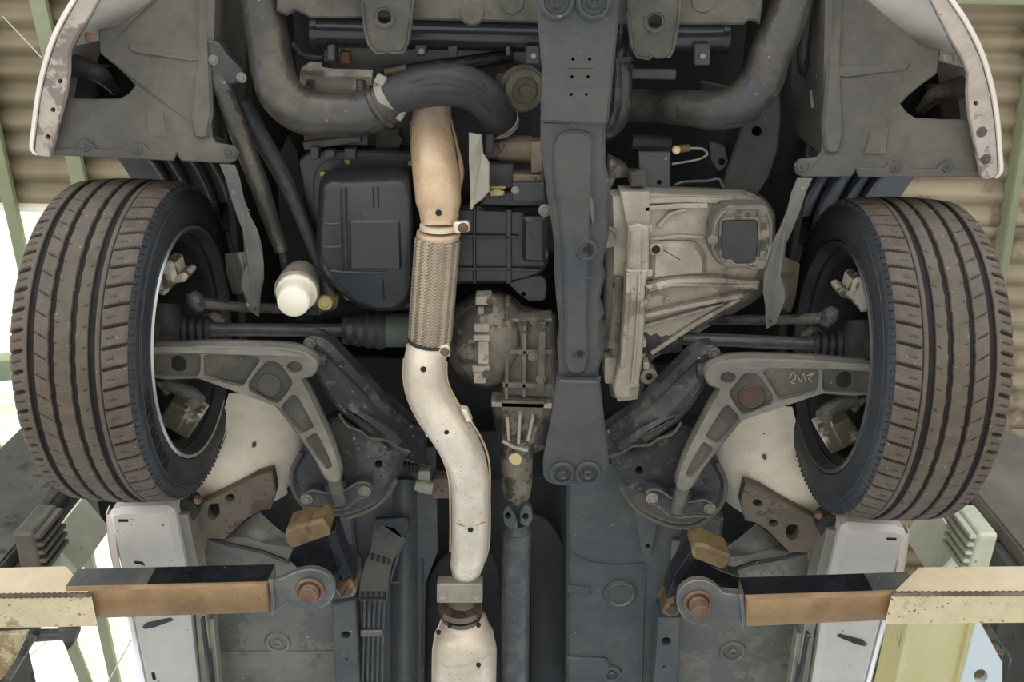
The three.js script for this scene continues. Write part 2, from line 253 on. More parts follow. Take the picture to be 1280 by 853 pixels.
const M = {
  beam: grime('dusty black frame paint', '#3d4145', '#4c4b49', { share: 0.45, soft: 0.5, spots: 60, spotColor: '#9a948a', spotSize: 1.6, rough: 0.62, seed: 2, grain: 0.14 }),
  black: grime('black chassis paint', '#2c3035', '#424140', { share: 0.4, soft: 0.45, spots: 120, spotColor: '#8b867c', spotSize: 1.4, rough: 0.6, seed: 3 }),
  sub: grime('dusty subframe paint', '#393d42', '#5f5a52', { share: 0.42, soft: 0.35, spots: 260, spotColor: '#a59d8f', spotSize: 1.7, rough: 0.68, seed: 4, c2: '#2b2d2e', c2share: 0.25 }),
  arm: grime('dusty forged arm', '#464540', '#5e594f', { share: 0.45, soft: 0.4, spots: 160, spotColor: '#9b9384', spotSize: 1.5, rough: 0.75, seed: 5 }),
  ridge: grime('scuffed forged ridge', '#68655d', '#827c70', { share: 0.45, soft: 0.4, rough: 0.7, seed: 6 }),
  liner: grime('grey moulded splash liner', '#524f4a', '#635e56', { share: 0.45, soft: 0.5, rough: 0.8, seed: 7, cells: [170, 64, 20, 6] }),
  pan: grime('black enamelled pan', '#272a2e', '#333333', { share: 0.4, soft: 0.5, spots: 50, spotColor: '#7d776d', spotSize: 1.3, rough: 0.36, seed: 8, bump: 0.0003 }),
  floor: grime('sprayed floor sealant', '#464b4f', '#575857', { share: 0.45, soft: 0.5, spots: 60, spotColor: '#958f80', rough: 0.66, seed: 9, cells: [170, 64, 20, 6] }),
  floorGreen: grime('grey green floor sealant', '#6d6e68', '#7f7c74', { share: 0.45, soft: 0.4, spots: 80, spotColor: '#a39c8c', rough: 0.62, seed: 10, c2: '#62645e', c2share: 0.2, cells: [170, 64, 20, 6] }),
  tunnel: grime('dark tunnel sealant', '#33373a', '#424341', { share: 0.4, soft: 0.5, rough: 0.7, seed: 11 }),
  dark: plain('cavity shade black', '#1c1d1f', 0.85),  // black that holds the shade of holes, slots and closed cavities
  dark2: grime('mottled dark grey', '#26282a', '#38362f', { share: 0.4, soft: 0.4, rough: 0.8, seed: 12, size: 256 }),  // dark grey with random olive brown patches
  alu: grime('weathered cast aluminium', '#9d9589', '#b5ac9c', { share: 0.5, soft: 0.4, spots: 200, spotColor: '#5b5549', spotSize: 1.6, rough: 0.6, roughVar: 0.15, metal: 0.25, seed: 13, c2: '#857c6f', c2share: 0.2, bump: 0.0012 }),
  aluDirty: grime('oily cast aluminium', '#625d55', '#827a6c', { share: 0.5, soft: 0.4, spots: 160, spotColor: '#3c3933', spotSize: 2, rough: 0.62, metal: 0.2, seed: 14, c2: '#45423c', c2share: 0.3, bump: 0.0014 }),
  aluBrown: grime('heat browned casting', '#5a5046', '#786a58', { share: 0.45, soft: 0.4, rough: 0.7, metal: 0.15, seed: 15, c2: '#3d3733', c2share: 0.2, bump: 0.0012 }),
  exhaust: grime('heat tinted exhaust steel', '#d3c6b2', '#e2d6c4', { share: 0.5, soft: 0.4, spots: 420, spotColor: '#7a5536', spotSize: 1.4, rough: 0.5, roughVar: 0.15, metal: 0.3, seed: 16, bump: 0.0004 }),
  exhaustTan: grime('tan exhaust steel', '#b99d80', '#cdb497', { share: 0.5, soft: 0.45, spots: 460, spotColor: '#6f4a2d', spotSize: 1.4, rough: 0.55, metal: 0.2, seed: 17, bump: 0.0004 }),
  braid: grime('woven steel braid', '#8d8172', '#ab9e8a', { share: 0.5, soft: 0.4, rough: 0.5, metal: 0.45, seed: 18 }),
  rustRing: grime('rusty ring', '#7a604c', '#927a62', { share: 0.5, soft: 0.4, rough: 0.7, metal: 0.2, seed: 19, size: 256 }),
  rust: grime('rusty bare plate', '#5d544a', '#6f6558', { share: 0.5, soft: 0.35, spots: 300, spotColor: '#4c3c2d', spotSize: 2.5, rough: 0.82, seed: 20, c2: '#564739', c2share: 0.25 }),
  pipe: grime('scuffed intercooler pipe', '#4b4945', '#635c51', { share: 0.42, soft: 0.3, spots: 160, spotColor: '#8f887b', spotSize: 2, rough: 0.42, roughVar: 0.25, metal: 0.35, seed: 21, c2: '#414347', c2share: 0.25, metres: 0.5, bump: 0.0008 }),
  hose: grime('black rubber hose', '#2b2c2f', '#3b3a3b', { share: 0.4, soft: 0.5, rough: 0.62, seed: 22, size: 256 }),
  rubber: grime('black rubber boot', '#282a2d', '#363635', { share: 0.4, soft: 0.5, rough: 0.6, seed: 23, size: 256 }),
  steel: grime('grey zinc steel', '#6d6d68', '#85827a', { share: 0.45, soft: 0.4, rough: 0.5, metal: 0.55, seed: 24, size: 256 }),
  zinc: grime('pale zinc bracket', '#8b887d', '#a19b8b', { share: 0.45, soft: 0.3, rough: 0.6, metal: 0.3, seed: 25, size: 256, c2: '#75746d', c2share: 0.3 }),
  shaft: grime('dusty shaft tube', '#4a4f54', '#62635f', { share: 0.45, soft: 0.35, spots: 90, spotColor: '#8d8a82', rough: 0.5, roughVar: 0.25, metal: 0.3, seed: 26, metres: 0.3 }),
  green: grime('green primer casing', '#48534a', '#586054', { share: 0.45, soft: 0.4, rough: 0.6, seed: 27, size: 256 }),
  cream: grime('cream body primer', '#e3d8c2', '#ece2cf', { share: 0.5, soft: 0.5, spots: 30, spotColor: '#7c6a54', spotSize: 2, rough: 0.6, seed: 28, cells: [170, 64, 20], bump: 0.0002 }),
  white: grime('spattered white sill paint', '#bdb8b4', '#c8c3bd', { share: 0.5, soft: 0.6, spots: 110, spotColor: '#6d675f', spotSize: 2.3, rough: 0.4, seed: 29, clear: 0.4, bump: 0.0002, grain: 0.04 }),
  pearl: grime('pearl body paint', '#c9bdb4', '#d6cbc0', { share: 0.5, soft: 0.5, spots: 20, spotColor: '#5f564d', spotSize: 2.2, rough: 0.35, seed: 30, clear: 0.7, bump: 0, grain: 0.03 }),
  lip: grime('scuffed bumper edge', '#9a8f86', '#b0a49a', { share: 0.5, soft: 0.4, spots: 50, spotColor: '#5f564d', spotSize: 2, rough: 0.5, seed: 31, c2: '#7c736b', c2share: 0.15 }),
  paleIn: grime('pale grey bumper inside', '#c9c5bb', '#d6d2c8', { share: 0.5, soft: 0.5, rough: 0.7, seed: 32, size: 256 }),
  armCream: grime('chipped cream lift paint', '#e2cfae', '#d9c39e', { share: 0.4, soft: 0.5, spots: 70, spotColor: '#5f4d38', spotSize: 2.6, rough: 0.5, seed: 33, bump: 0.0006, grain: 0.06 }),
  armCreamWorn: grime('worn cream lift paint', '#c9bc9c', '#d3c4a0', { share: 0.5, soft: 0.3, spots: 700, spotColor: '#6a5538', spotSize: 2.4, rough: 0.65, seed: 34, c2: '#a8946c', c2share: 0.35, bump: 0.001 }),
  armRust: grime('rubbed rusty arm steel', '#7f6547', '#977b58', { share: 0.5, soft: 0.5, spots: 80, spotColor: '#5a4028', spotSize: 2, rough: 0.5, metal: 0.2, seed: 35, bump: 0.0005 }),
  grease: grime('black grease', '#15171b', '#24262b', { share: 0.4, soft: 0.4, spots: 90, spotColor: '#8a8578', spotSize: 1.3, rough: 0.3, seed: 36 }),
  padSteel: grime('grey adapter steel', '#5f6061', '#77746e', { share: 0.45, soft: 0.4, spots: 70, spotColor: '#a6a39b', spotSize: 1.5, rough: 0.5, metal: 0.45, seed: 37 }),
  bronze: grime('worn yellow pad', '#58482f', '#6f5b3d', { share: 0.5, soft: 0.3, spots: 90, spotColor: '#9a8460', spotSize: 2, rough: 0.55, metal: 0.1, seed: 38, c2: '#4c3c28', c2share: 0.25, metres: 0.25 }),
  rustBolt: grime('rusty bolt', '#644d3c', '#7b6350', { share: 0.5, soft: 0.4, rough: 0.65, metal: 0.3, seed: 39, size: 256, metres: 0.15 }),
  filter: plain('white filter enamel', '#f2ead6', 0.45),
  yellow: plain('pale yellow plastic', '#cdbb86', 0.5),
  brown: plain('plug brown', '#6a4c30', 0.6),
  brassy: grime('brass fitting', '#8c7c52', '#a8986b', { rough: 0.45, metal: 0.5, seed: 40, size: 256, metres: 0.1 }),
  olive: grime('olive cast body', '#4d4a3b', '#635e4c', { share: 0.45, soft: 0.4, rough: 0.5, metal: 0.3, seed: 41, size: 256 }),
  rim: grime('dusty rim barrel', '#37383b', '#4b4945', { share: 0.45, soft: 0.5, spots: 80, spotColor: '#77736a', rough: 0.5, metal: 0.3, seed: 42 }),
  rimEdge: plain('bare rim edge', '#a7a6a1', 0.35, 0.8),
  caliper: grime('dusty caliper casting', '#bfb5a5', '#d0c6b6', { share: 0.5, soft: 0.4, rough: 0.75, seed: 43, size: 256, c2: '#5a5446', c2share: 0.25 }),
  disc: grime('worn disc', '#8f8577', '#a3988a', { share: 0.5, soft: 0.4, rough: 0.55, metal: 0.4, seed: 44, size: 256, c2: '#7b5a44', c2share: 0.25 }),
  ceil: grime('roofing sheet', '#95876f', '#a99a80', { share: 0.5, soft: 0.4, rough: 0.6, metal: 0.15, seed: 45, metres: 2, cells: [170, 64, 20], c2: '#7d6d57', c2share: 0.25, bump: 0 }),
  purlin: grime('pale green purlin paint', '#85896a', '#949879', { share: 0.45, soft: 0.4, rough: 0.55, seed: 46, metres: 1, size: 256 }),
  column: grime('grey lift column paint', '#6d675e', '#7d776c', { share: 0.5, soft: 0.4, spots: 200, spotColor: '#948d80', spotSize: 1.4, rough: 0.5, seed: 47, metres: 0.8 }),
  columnDark: grime('grimy column paint', '#4b4b47', '#5d5b54', { share: 0.45, soft: 0.4, spots: 60, spotColor: '#2c2a27', spotSize: 4, rough: 0.6, seed: 48, metres: 0.8, c2: '#33322f', c2share: 0.3 }),
  paleGreen: grime('pale green carriage paint', '#c9cbb2', '#d6d6c0', { share: 0.5, soft: 0.4, spots: 60, spotColor: '#8d8a74', rough: 0.5, seed: 49, size: 256 }),
  yellowSteel: grime('pale yellow steel', '#d9cb92', '#e0d5a2', { share: 0.5, soft: 0.5, rough: 0.5, seed: 50, metres: 1.2, size: 256, grain: 0.04 }),
  whiteSteel: plain('white gusset paint', '#dfe8ea', 0.5),
  blueSteel: grime('blue grey steel', '#6b7f90', '#8296a5', { rough: 0.5, seed: 51, size: 256, metres: 1 }),
  greenSteel: grime('sage green steel', '#7c8767', '#8d9878', { rough: 0.55, seed: 52, size: 256, metres: 1 }),
  concrete: grime('concrete floor', '#8f908f', '#9d9d9b', { share: 0.5, soft: 0.5, rough: 0.85, seed: 53, metres: 3, size: 256 }),
  wall: grime('block wall paint', '#b3a68e', '#c0b49d', { rough: 0.85, seed: 54, metres: 3, size: 256 }),
  archSkyTint: grime('arch grey with sky tint', '#4d5156', '#5d6064', { share: 0.5, soft: 0.5, rough: 0.4, seed: 80, size: 256 }),  // grey of the right liner with blue sky light mixed into its colour
  strap: grime('blue grey strap', '#5b5c5a', '#6c6a65', { share: 0.45, soft: 0.4, spots: 40, rough: 0.5, metal: 0.2, seed: 81, size: 256 }),
  wire: plain('pale wire', '#cfc7b4', 0.6),
  ribRubber: grime('ribbed grey rubber', '#5a564e', '#6d685e', { rough: 0.7, seed: 55, size: 256 }),
};
for (const k of ['beam', 'black', 'liner', 'pan', 'pipe', 'hose']) M[k].color.setScalar(0.86);
// ---------------------------------------------------------------- the garage
function loft3(rings, crease = 0.5) { // rings of points, the first the highest; closed above and below
  const out = []; for (let i = 0; i + 1 < rings.length; i++) walls(rings[i + 1], rings[i], out);
  out.push(...cap(rings.at(-1), [], true), ...cap(rings[0], [], false)); return toCreasedNormals(triGeo(out), crease);
}
const hexa = (low, high, side = 1) => loft3([toW(high, 0, side), toW(low, 0, side)]);
struct('floor', rbox(34, 0.2, 34, V(0, -0.1, 4), [0, 0, 0], 0.01, 1), M.concrete);
struct('ground', rbox(160, 0.1, 160, V(0, -0.27, 0), [0, 0, 0], 0.01, 1), plain('sandy ground', '#a09a8c', 0.95));
const ROOF = 3.55; // eye to roof sheets
{
  BASE = V(0, 0, 0);
  const ceiling = new THREE.Group(); ceiling.name = 'ceiling'; ceiling.userData.kind = 'structure'; scene.add(ceiling);
  // corrugated sheets, each its own piece; ridges run across the car
  const pitch = 0.095, amp = 0.014, RR = rng(5), clear = new THREE.MeshPhysicalMaterial({ color: lin('#ebe4cc'), roughness: 0.9, transmission: 0.38, thickness: 0, side: THREE.DoubleSide }); clear.name = 'translucent cream roofing';
  const sheetGeo = (w, n) => {
    const g = new THREE.PlaneGeometry(w, n * pitch, 1, n * 12); g.rotateX(Math.PI / 2);
    const p = g.attributes.position; for (let i = 0; i < p.count; i++) p.setY(i, amp * Math.cos(p.getZ(i) / pitch * 6.28319));
    g.computeVertexNormals(); const a = g.toNonIndexed(); return boxUV(a);
  };
  const G = sheetGeo(2.02, 10), tint = [M.ceil, grime('roofing sheet, older', '#87795f', '#9a8c72', { share: 0.5, soft: 0.4, rough: 0.6, metal: 0.15, seed: 61, metres: 2, size: 256, bump: 0 })];
  for (let i = -5; i <= 5; i++) for (let j = -4; j <= 4; j++) {
    const lit = i <= 0 && j <= -1 && i >= -2;
    const o = new THREE.Mesh(G, lit ? clear : tint[Math.floor(RR() * 2)]); o.name = numbered('roof_sheet');
    o.position.set(i * 2 - 1.55, EYE + ROOF + 0.03 + (i & 1) * 0.004 + (j & 1) * 0.008, j * 0.9 - 0.55); o.castShadow = o.receiveShadow = true; ceiling.add(o);
  }
  // purlins along the car: an angle section under the sheets
  const purlin = (a, b, wide, name = 'purlin', mat = M.purlin, h = ROOF - 0.03) => {
    const A = P(a[0], a[1], h), B = P(b[0], b[1], h), d = B.clone().sub(A).normalize(); A.addScaledVector(d, -3.2); B.addScaledVector(d, 3);
    const mid = A.clone().add(B).multiplyScalar(0.5), len = A.distanceTo(B), yaw = Math.atan2(d.x, d.z);
    const o = [rbox(wide, 0.008, len, mid, [0, yaw, 0], 0.002, 1)], s = V(Math.cos(yaw), 0, -Math.sin(yaw));
    o.push(rbox(0.008, 0.07, len, mid.clone().addScaledVector(s, wide / 2).add(V(0, 0.035, 0)), [0, yaw, 0], 0.002, 1));
    o.push(rbox(0.02, 0.02, len, mid.clone().addScaledVector(s, -wide / 2 + 0.01).add(V(0, 0.012, 0)), [0, yaw, 0], 0.002, 1));
    part(name, o, mat, ceiling);
  };
  purlin([47, 0], [100, 235], 0.055); purlin([2, 210], [24, 310], 0.045); purlin([84, 797], [106, 853], 0.05);
  purlin([1272, 235], [1258, 320], 0.03);
  const cross = (a, b, d, mat) => { const A = P(a[0], a[1], ROOF - 0.05), B = P(b[0], b[1], ROOF - 0.05), m = A.clone().add(B).multiplyScalar(0.5); part('roof_beam', rbox(A.distanceTo(B), 0.09, d, m, [0, Math.atan2(-(B.z - A.z), B.x - A.x), 0], 0.004, 1), mat, ceiling); };
  cross([1160, -6], [1420, -2], 0.05, M.purlin); cross([-160, 470], [60, 455], 0.09, M.greenSteel);
  // pale yellow girder with a white gusset plate, behind the right arm
  part('roof_girder', [slab([[1140, 770], [1222, 770], [1168, 1000], [1088, 1000]], ROOF - 0.35, 0.2, { b: 0.004 })], M.yellowSteel, ceiling);
  part('girder_flange', [slab([[1138, 770], [1145, 770], [1094, 1000], [1087, 1000]], ROOF - 0.37, 0.02), slab([[1216, 770], [1222, 770], [1168, 1000], [1162, 1000]], ROOF - 0.37, 0.02)], M.yellowSteel, ceiling);
  part('gusset_plate', slab([[1222, 772], [1253, 829], [1253, 960], [1180, 960], [1190, 900]], ROOF - 0.38, 0.03, { holes: [circ(1226, 846, 9)], b: 0.002 }), M.whiteSteel, ceiling);
  part('roof_bracket', [slab([[1230, 770], [1253, 815], [1262, 770]], ROOF - 0.2, 0.05), slab([[1268, 770], [1259, 853], [1262, 960], [1330, 960], [1330, 770]], ROOF - 0.3, 0.05)], M.blueSteel, ceiling);
  each('roof_cable', [tube([[1115, 780, ROOF - 0.3, 1.1], [1130, 830, ROOF - 0.3, 1.1], [1150, 900, ROOF - 0.3, 1.1]], { rad: 6 }), tube([[1139, 782, ROOF - 0.4, 0.6], [1184, 853, ROOF - 0.4, 0.6]], { rad: 6 }), tube([[3, 20, ROOF - 0.2, 0.8], [52, 72, ROOF - 0.2, 0.8]], { rad: 6 }), tube([[166, 778, ROOF - 0.3, 1.2], [173, 815, ROOF - 0.3, 1.2], [182, 860, ROOF - 0.3, 1.2]], { rad: 6 }), tube([[166, 797, ROOF - 0.3, 1], [135, 853, ROOF - 0.3, 1]], { rad: 6 }), tube([[58, 802, ROOF - 0.5, 0.8], [30, 826, ROOF - 0.5, 0.8]], { rad: 6 })], M.wire, ceiling);
}
// steel posts carrying the roof, out at the sides
struct('wall_right', rbox(0.2, 4.4, 9, V(8.2, 2.1, -1), [0, 0, 0], 0.01, 1), M.wall);

// ---------------------------------------------------------------- the two-post lift
function liftColumn(side, label) {
  const corner = side < 0 ? P(8, 697, 1.93) : P(1297, 711, 1.93), x0 = Math.abs(corner.x), z0 = corner.z;
  const c = thing('lift_column', label, 'lift column', V(side * (x0 + 0.14), 0, z0 - 0.14), 'columns of the lift'); c.userData.kind = 'thing';
  const S = (x) => side * x;
  part('post', [rbox(0.28, 3.9, 0.012, V(S(x0 + 0.14), 1.95, z0), [0, 0, 0], 0.003, 1), rbox(0.012, 3.9, 0.28, V(S(x0 + 0.274), 1.95, z0 - 0.14), [0, 0, 0], 0.003, 1), rbox(0.28, 3.9, 0.012, V(S(x0 + 0.14), 1.95, z0 - 0.28), [0, 0, 0], 0.003, 1), rbox(0.04, 3.9, 0.012, V(S(x0), 1.95, z0 - 0.02), [0, Math.PI / 2, 0], 0.003, 1), rbox(0.04, 3.9, 0.012, V(S(x0), 1.95, z0 - 0.26), [0, Math.PI / 2, 0], 0.003, 1)], side < 0 ? M.columnDark : M.column, c);
  part('base_plate', rbox(0.5, 0.03, 0.55, V(S(x0 + 0.14), 0.015, z0 - 0.14), [0, 0, 0], 0.004, 1), M.columnDark, c);
  part('carriage', [rbox(0.05, 0.62, 0.2, V(S(x0 - 0.01), EYE + 2.05, z0 - 0.14), [0, 0, 0], 0.006, 1), rbox(0.12, 0.16, 0.34, V(S(x0 - 0.03), EYE + 1.72, z0 - 0.14), [0, 0, 0], 0.008, 1)], M.columnDark, c);
  // door guard: a ribbed rubber block on a pale plate
  const a = side < 0 ? P(60, 680, 1.9) : P(1203, 680, 1.9);
  const gx = Math.abs(a.x), rub = [rbox(0.05, 0.13, 0.12, V(S(gx + 0.03), a.y + 0.02, a.z), [0, 0, 0], 0.01, 2)];
  for (let k = 0; k < 5; k++) rub.push(rbox(0.02, 0.12, 0.012, V(S(gx), a.y + 0.02, a.z - 0.046 + k * 0.023), [0, 0, 0], 0.004, 1));
  part('door_guard', rub, side < 0 ? M.ribRubber : M.paleGreen, c, side < 0 ? 'dark ribbed rubber door guard' : 'pale ribbed rubber door guard');
  const pl = side < 0 ? P(100, 668, 2.1) : P(1166, 676, 2.1);
  part('guard_bracket', [rbox(0.012, 0.2, 0.12, pl, [0, side * 0.5, 0], 0.003, 1), rbox(0.1, 0.2, 0.012, pl.clone().add(V(S(0.05), 0, -0.08)), [0, 0, 0], 0.003, 1)], M.paleGreen, c, 'pale green sheet steel bracket');
  return c;
}
liftColumn(-1, 'grimy dark grey lift column beside the tyre with raised lettering');
liftColumn(1, 'clean grey brown lift column with a pale slotted door guard');

function liftArm(side, label) {
  const h0 = 1.5, L = side < 0;
  const piv = L ? P(-110, 760, 1.5) : P(1390, 760, 1.5);
  const t = thing('lifting_beam', label, 'lift arm', V(piv.x, EYE + 1.4, piv.z), 'swing arms of the lift');
  // outer sleeve with a slanted end, then the inner bar that slides in it
  const A = L ? [[-130, 747, h0], [114, 744, h0], [122, 783, h0], [-130, 788, h0]] : [[1410, 742, h0], [1115, 743, h0], [1106, 780, h0], [1410, 778, h0]];
  const lift = (q, d) => { const w = toW([q], h0, 1)[0]; return V(w.x, w.y + d, w.z); };
  const endTop = L ? P(82, 705, h0 + 0.088) : P(1151, 701, h0 + 0.088);
  const lo = toW(A, h0, 1), hi = A.map((q) => lift(q, 0.088)); hi[1].x = endTop.x; hi[2].x = endTop.x + (lo[2].x - lo[1].x);
  const sl = part('outer_sleeve', loft3([hi, lo]), M.armCream, t, 'cream painted outer sleeve with chipped edges');
  const wear = loft3([lo.map((p) => V(p.x, p.y + 0.0003, p.z)), inset(lo, 0.003).map((p) => V(p.x, p.y - 0.002, p.z))]);
  part('worn_underside', wear, M.armCreamWorn, sl, 'chipped and rust speckled underside');
  part('weld_seam', sweep([lo[0], lo[1]].map((p) => V(p.x, p.y - 0.001, p.z + 0.001)), [0.0042, 0.0042], { seg: 70, rad: 6, wob: 0.4 }), M.rust, sl);
  const B = L ? [[80, 737, h0 + 0.012], [334, 731, h0 + 0.012], [338, 768, h0 + 0.012], [80, 777, h0 + 0.012]] : [[1150, 741, h0 + 0.012], [932, 748, h0 + 0.012], [930, 786, h0 + 0.012], [1150, 776, h0 + 0.012]];
  const bl = toW(B, h0, 1), bh = bl.map((p) => V(p.x, p.y + 0.064, p.z));
  const bar = part('inner_bar', loft3([bh, up(bl, 0.006), inset(bl, 0.005)], 0.9), M.armRust, t, 'rubbed rusty brown inner bar');
  const fr = [bl[0], bl[1]].map((p) => V(p.x, p.y, p.z + 0.0012)), seam = L ? 0.62 : 0.8;
  const film = (a, b, m, nm) => part(nm, loft3([[0.0635, a, b], [0.010, a, b]].map(([dy, u, v]) => { const A1 = fr[0].clone().lerp(fr[1], u), B1 = fr[0].clone().lerp(fr[1], v); return [V(A1.x, A1.y + dy, A1.z), V(B1.x, B1.y + dy, B1.z), V(B1.x, B1.y + dy, B1.z - 0.002), V(A1.x, A1.y + dy, A1.z - 0.002)]; })), m, bar);
  film(L ? 0.40 : 0.26, 1, M.grease, 'grease_film'); film(0, L ? 0.40 : 0.26, M.padSteel, 'bare_steel_strip');
  // end plate with the screw of the lifting pad
  const hp = h0 + 0.02, O = L
    ? [[336, 730], [352, 724], [366, 717], [380, 713], [396, 713], [410, 720], [418, 733], [417, 746], [408, 757], [393, 763], [376, 763], [358, 757], [346, 764], [338, 768]]
    : [[930, 748], [921, 744], [905, 742], [892, 731], [877, 726], [862, 728], [849, 739], [846, 755], [852, 770], [866, 780], [882, 782], [898, 776], [921, 776], [930, 782]];
  const plate = part('end_plate', slab(smooth(O, 2), hp, 0.014, { b: 0.002 }), M.padSteel, t, 'grey steel end plate with round nose');
  part('weld_bead', sweep((L ? [[338, 724], [341, 745], [339, 768]] : [[926, 742], [929, 765], [931, 787]]).map(([x, y]) => P(x, y, hp - 0.002)), [0.0045, 0.004, 0.0045], { seg: 14, rad: 7, wob: 0.3 }), M.padSteel, plate);
  const [bx, by] = L ? [388, 737] : [872, 752];
  const c = P(bx, by, hp);
  part('screw_collar', turned([[0.016, 0], [0.027, 0], [0.029, 0.004], [0.025, 0.007], [0.021, 0.006], [0.020, -0.001]], c, DOWN, 32), M.rustBolt, plate);
  part('pad_screw', turned([[0, -0.05], [0.019, -0.05], [0.019, 0.012], [0.0175, 0.014], [0.0175, L ? 0.02 : 0.035], [0.016, L ? 0.022 : 0.037], [0, L ? 0.022 : 0.037]], c, DOWN, 28), M.rustBolt, plate, 'rusty round screw end');
  // V-shaped swivel saddle with its two worn yellow pads
  const hs = 1.575;
  const sad = part('pad_saddle', L
    ? [slab([[360, 700], [366, 684], [406, 672], [414, 668], [440, 730], [422, 742], [408, 720], [372, 712]], hs, 0.03), rib([[413, 665, hs - 0.012], [421, 690, hs - 0.012], [440, 738, hs - 0.012]], 12, hs, 0.05)]
    : [slab([[866, 698], [905, 715], [925, 722], [925, 738], [895, 735], [868, 728], [852, 738], [836, 750], [846, 722]], hs, 0.03), rib([[868, 692, hs - 0.012], [848, 722, hs - 0.012], [838, 752, hs - 0.012]], 10, hs, 0.05)], M.grease, t, 'greasy black saddle');
  const pads = L
    ? [[[355, 672], [358, 662], [403, 650], [411, 662], [412, 671], [366, 687], [358, 683]], [[419, 737], [437, 727], [446, 741], [441, 748], [424, 751]]]
    : [[[865, 690], [868, 681], [879, 681], [914, 696], [915, 704], [905, 714], [867, 700]], [[835, 754], [845, 750], [850, 770], [840, 774], [827, 768]]];
  for (const q of pads) part('rubber_pad', slab(rounded(q, 3, 3), 1.55, 0.06, { b: 0.006 }), M.bronze, t, 'worn yellow brown pad block');
  if (L) { part('arm_restraint', slab([[-6, 794], [34, 792], [12, 838], [-2, 853], [-20, 853]], 1.62, 0.012), M.armCreamWorn, t); part('restraint_bar', slab([[38, 793], [4, 850], [12, 853], [46, 797]], 1.6, 0.02), M.columnDark, t); part('restraint_pin', tube([[38, 795, 1.62, 8], [84, 793, 1.62, 7]], { rad: 14 }), M.columnDark, t); part('restraint_hook', slab(smooth([[72, 790], [96, 788], [92, 806], [84, 814], [80, 806]], 2), 1.6, 0.02), M.columnDark, t); }
  return t;
}
liftArm(-1, 'cream lift arm with an ochre bar, reaching toward the slotted pipe bracket');
liftArm(1, 'peach cream lift arm with a long protruding screw, near the round floor plug');
// ---------------------------------------------------------------- the car
const HC = 1.75, WR = 0.325, WX = 0.752, WZ = -0.772;
const car = thing('car', 'raised car seen from below with two tyres and a pale exhaust pipe', 'car', V(0, EYE + HC - WR, WZ));

// ---- shell of the engine bay and outer body
{
  const by = EYE + 2.5;
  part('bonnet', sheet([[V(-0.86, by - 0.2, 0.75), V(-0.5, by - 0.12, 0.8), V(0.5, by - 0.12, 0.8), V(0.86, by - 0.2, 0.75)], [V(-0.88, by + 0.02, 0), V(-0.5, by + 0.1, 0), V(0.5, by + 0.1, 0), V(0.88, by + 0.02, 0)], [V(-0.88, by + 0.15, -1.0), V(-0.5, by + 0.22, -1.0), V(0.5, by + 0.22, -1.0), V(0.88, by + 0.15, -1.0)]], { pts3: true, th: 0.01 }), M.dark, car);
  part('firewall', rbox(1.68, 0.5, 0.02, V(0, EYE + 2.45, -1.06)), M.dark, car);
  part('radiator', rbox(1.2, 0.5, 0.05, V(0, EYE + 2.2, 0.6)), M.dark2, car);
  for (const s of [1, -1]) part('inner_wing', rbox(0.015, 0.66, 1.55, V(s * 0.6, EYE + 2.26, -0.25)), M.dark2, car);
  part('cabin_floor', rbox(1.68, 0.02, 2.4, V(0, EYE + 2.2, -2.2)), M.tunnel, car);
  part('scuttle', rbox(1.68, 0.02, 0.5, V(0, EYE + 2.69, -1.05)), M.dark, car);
  part('engine_block', rbox(0.55, 0.4, 0.42, V(-0.12, EYE + 2.12, -0.42), [0, 0, 0], 0.03, 2), M.dark2, car);
}
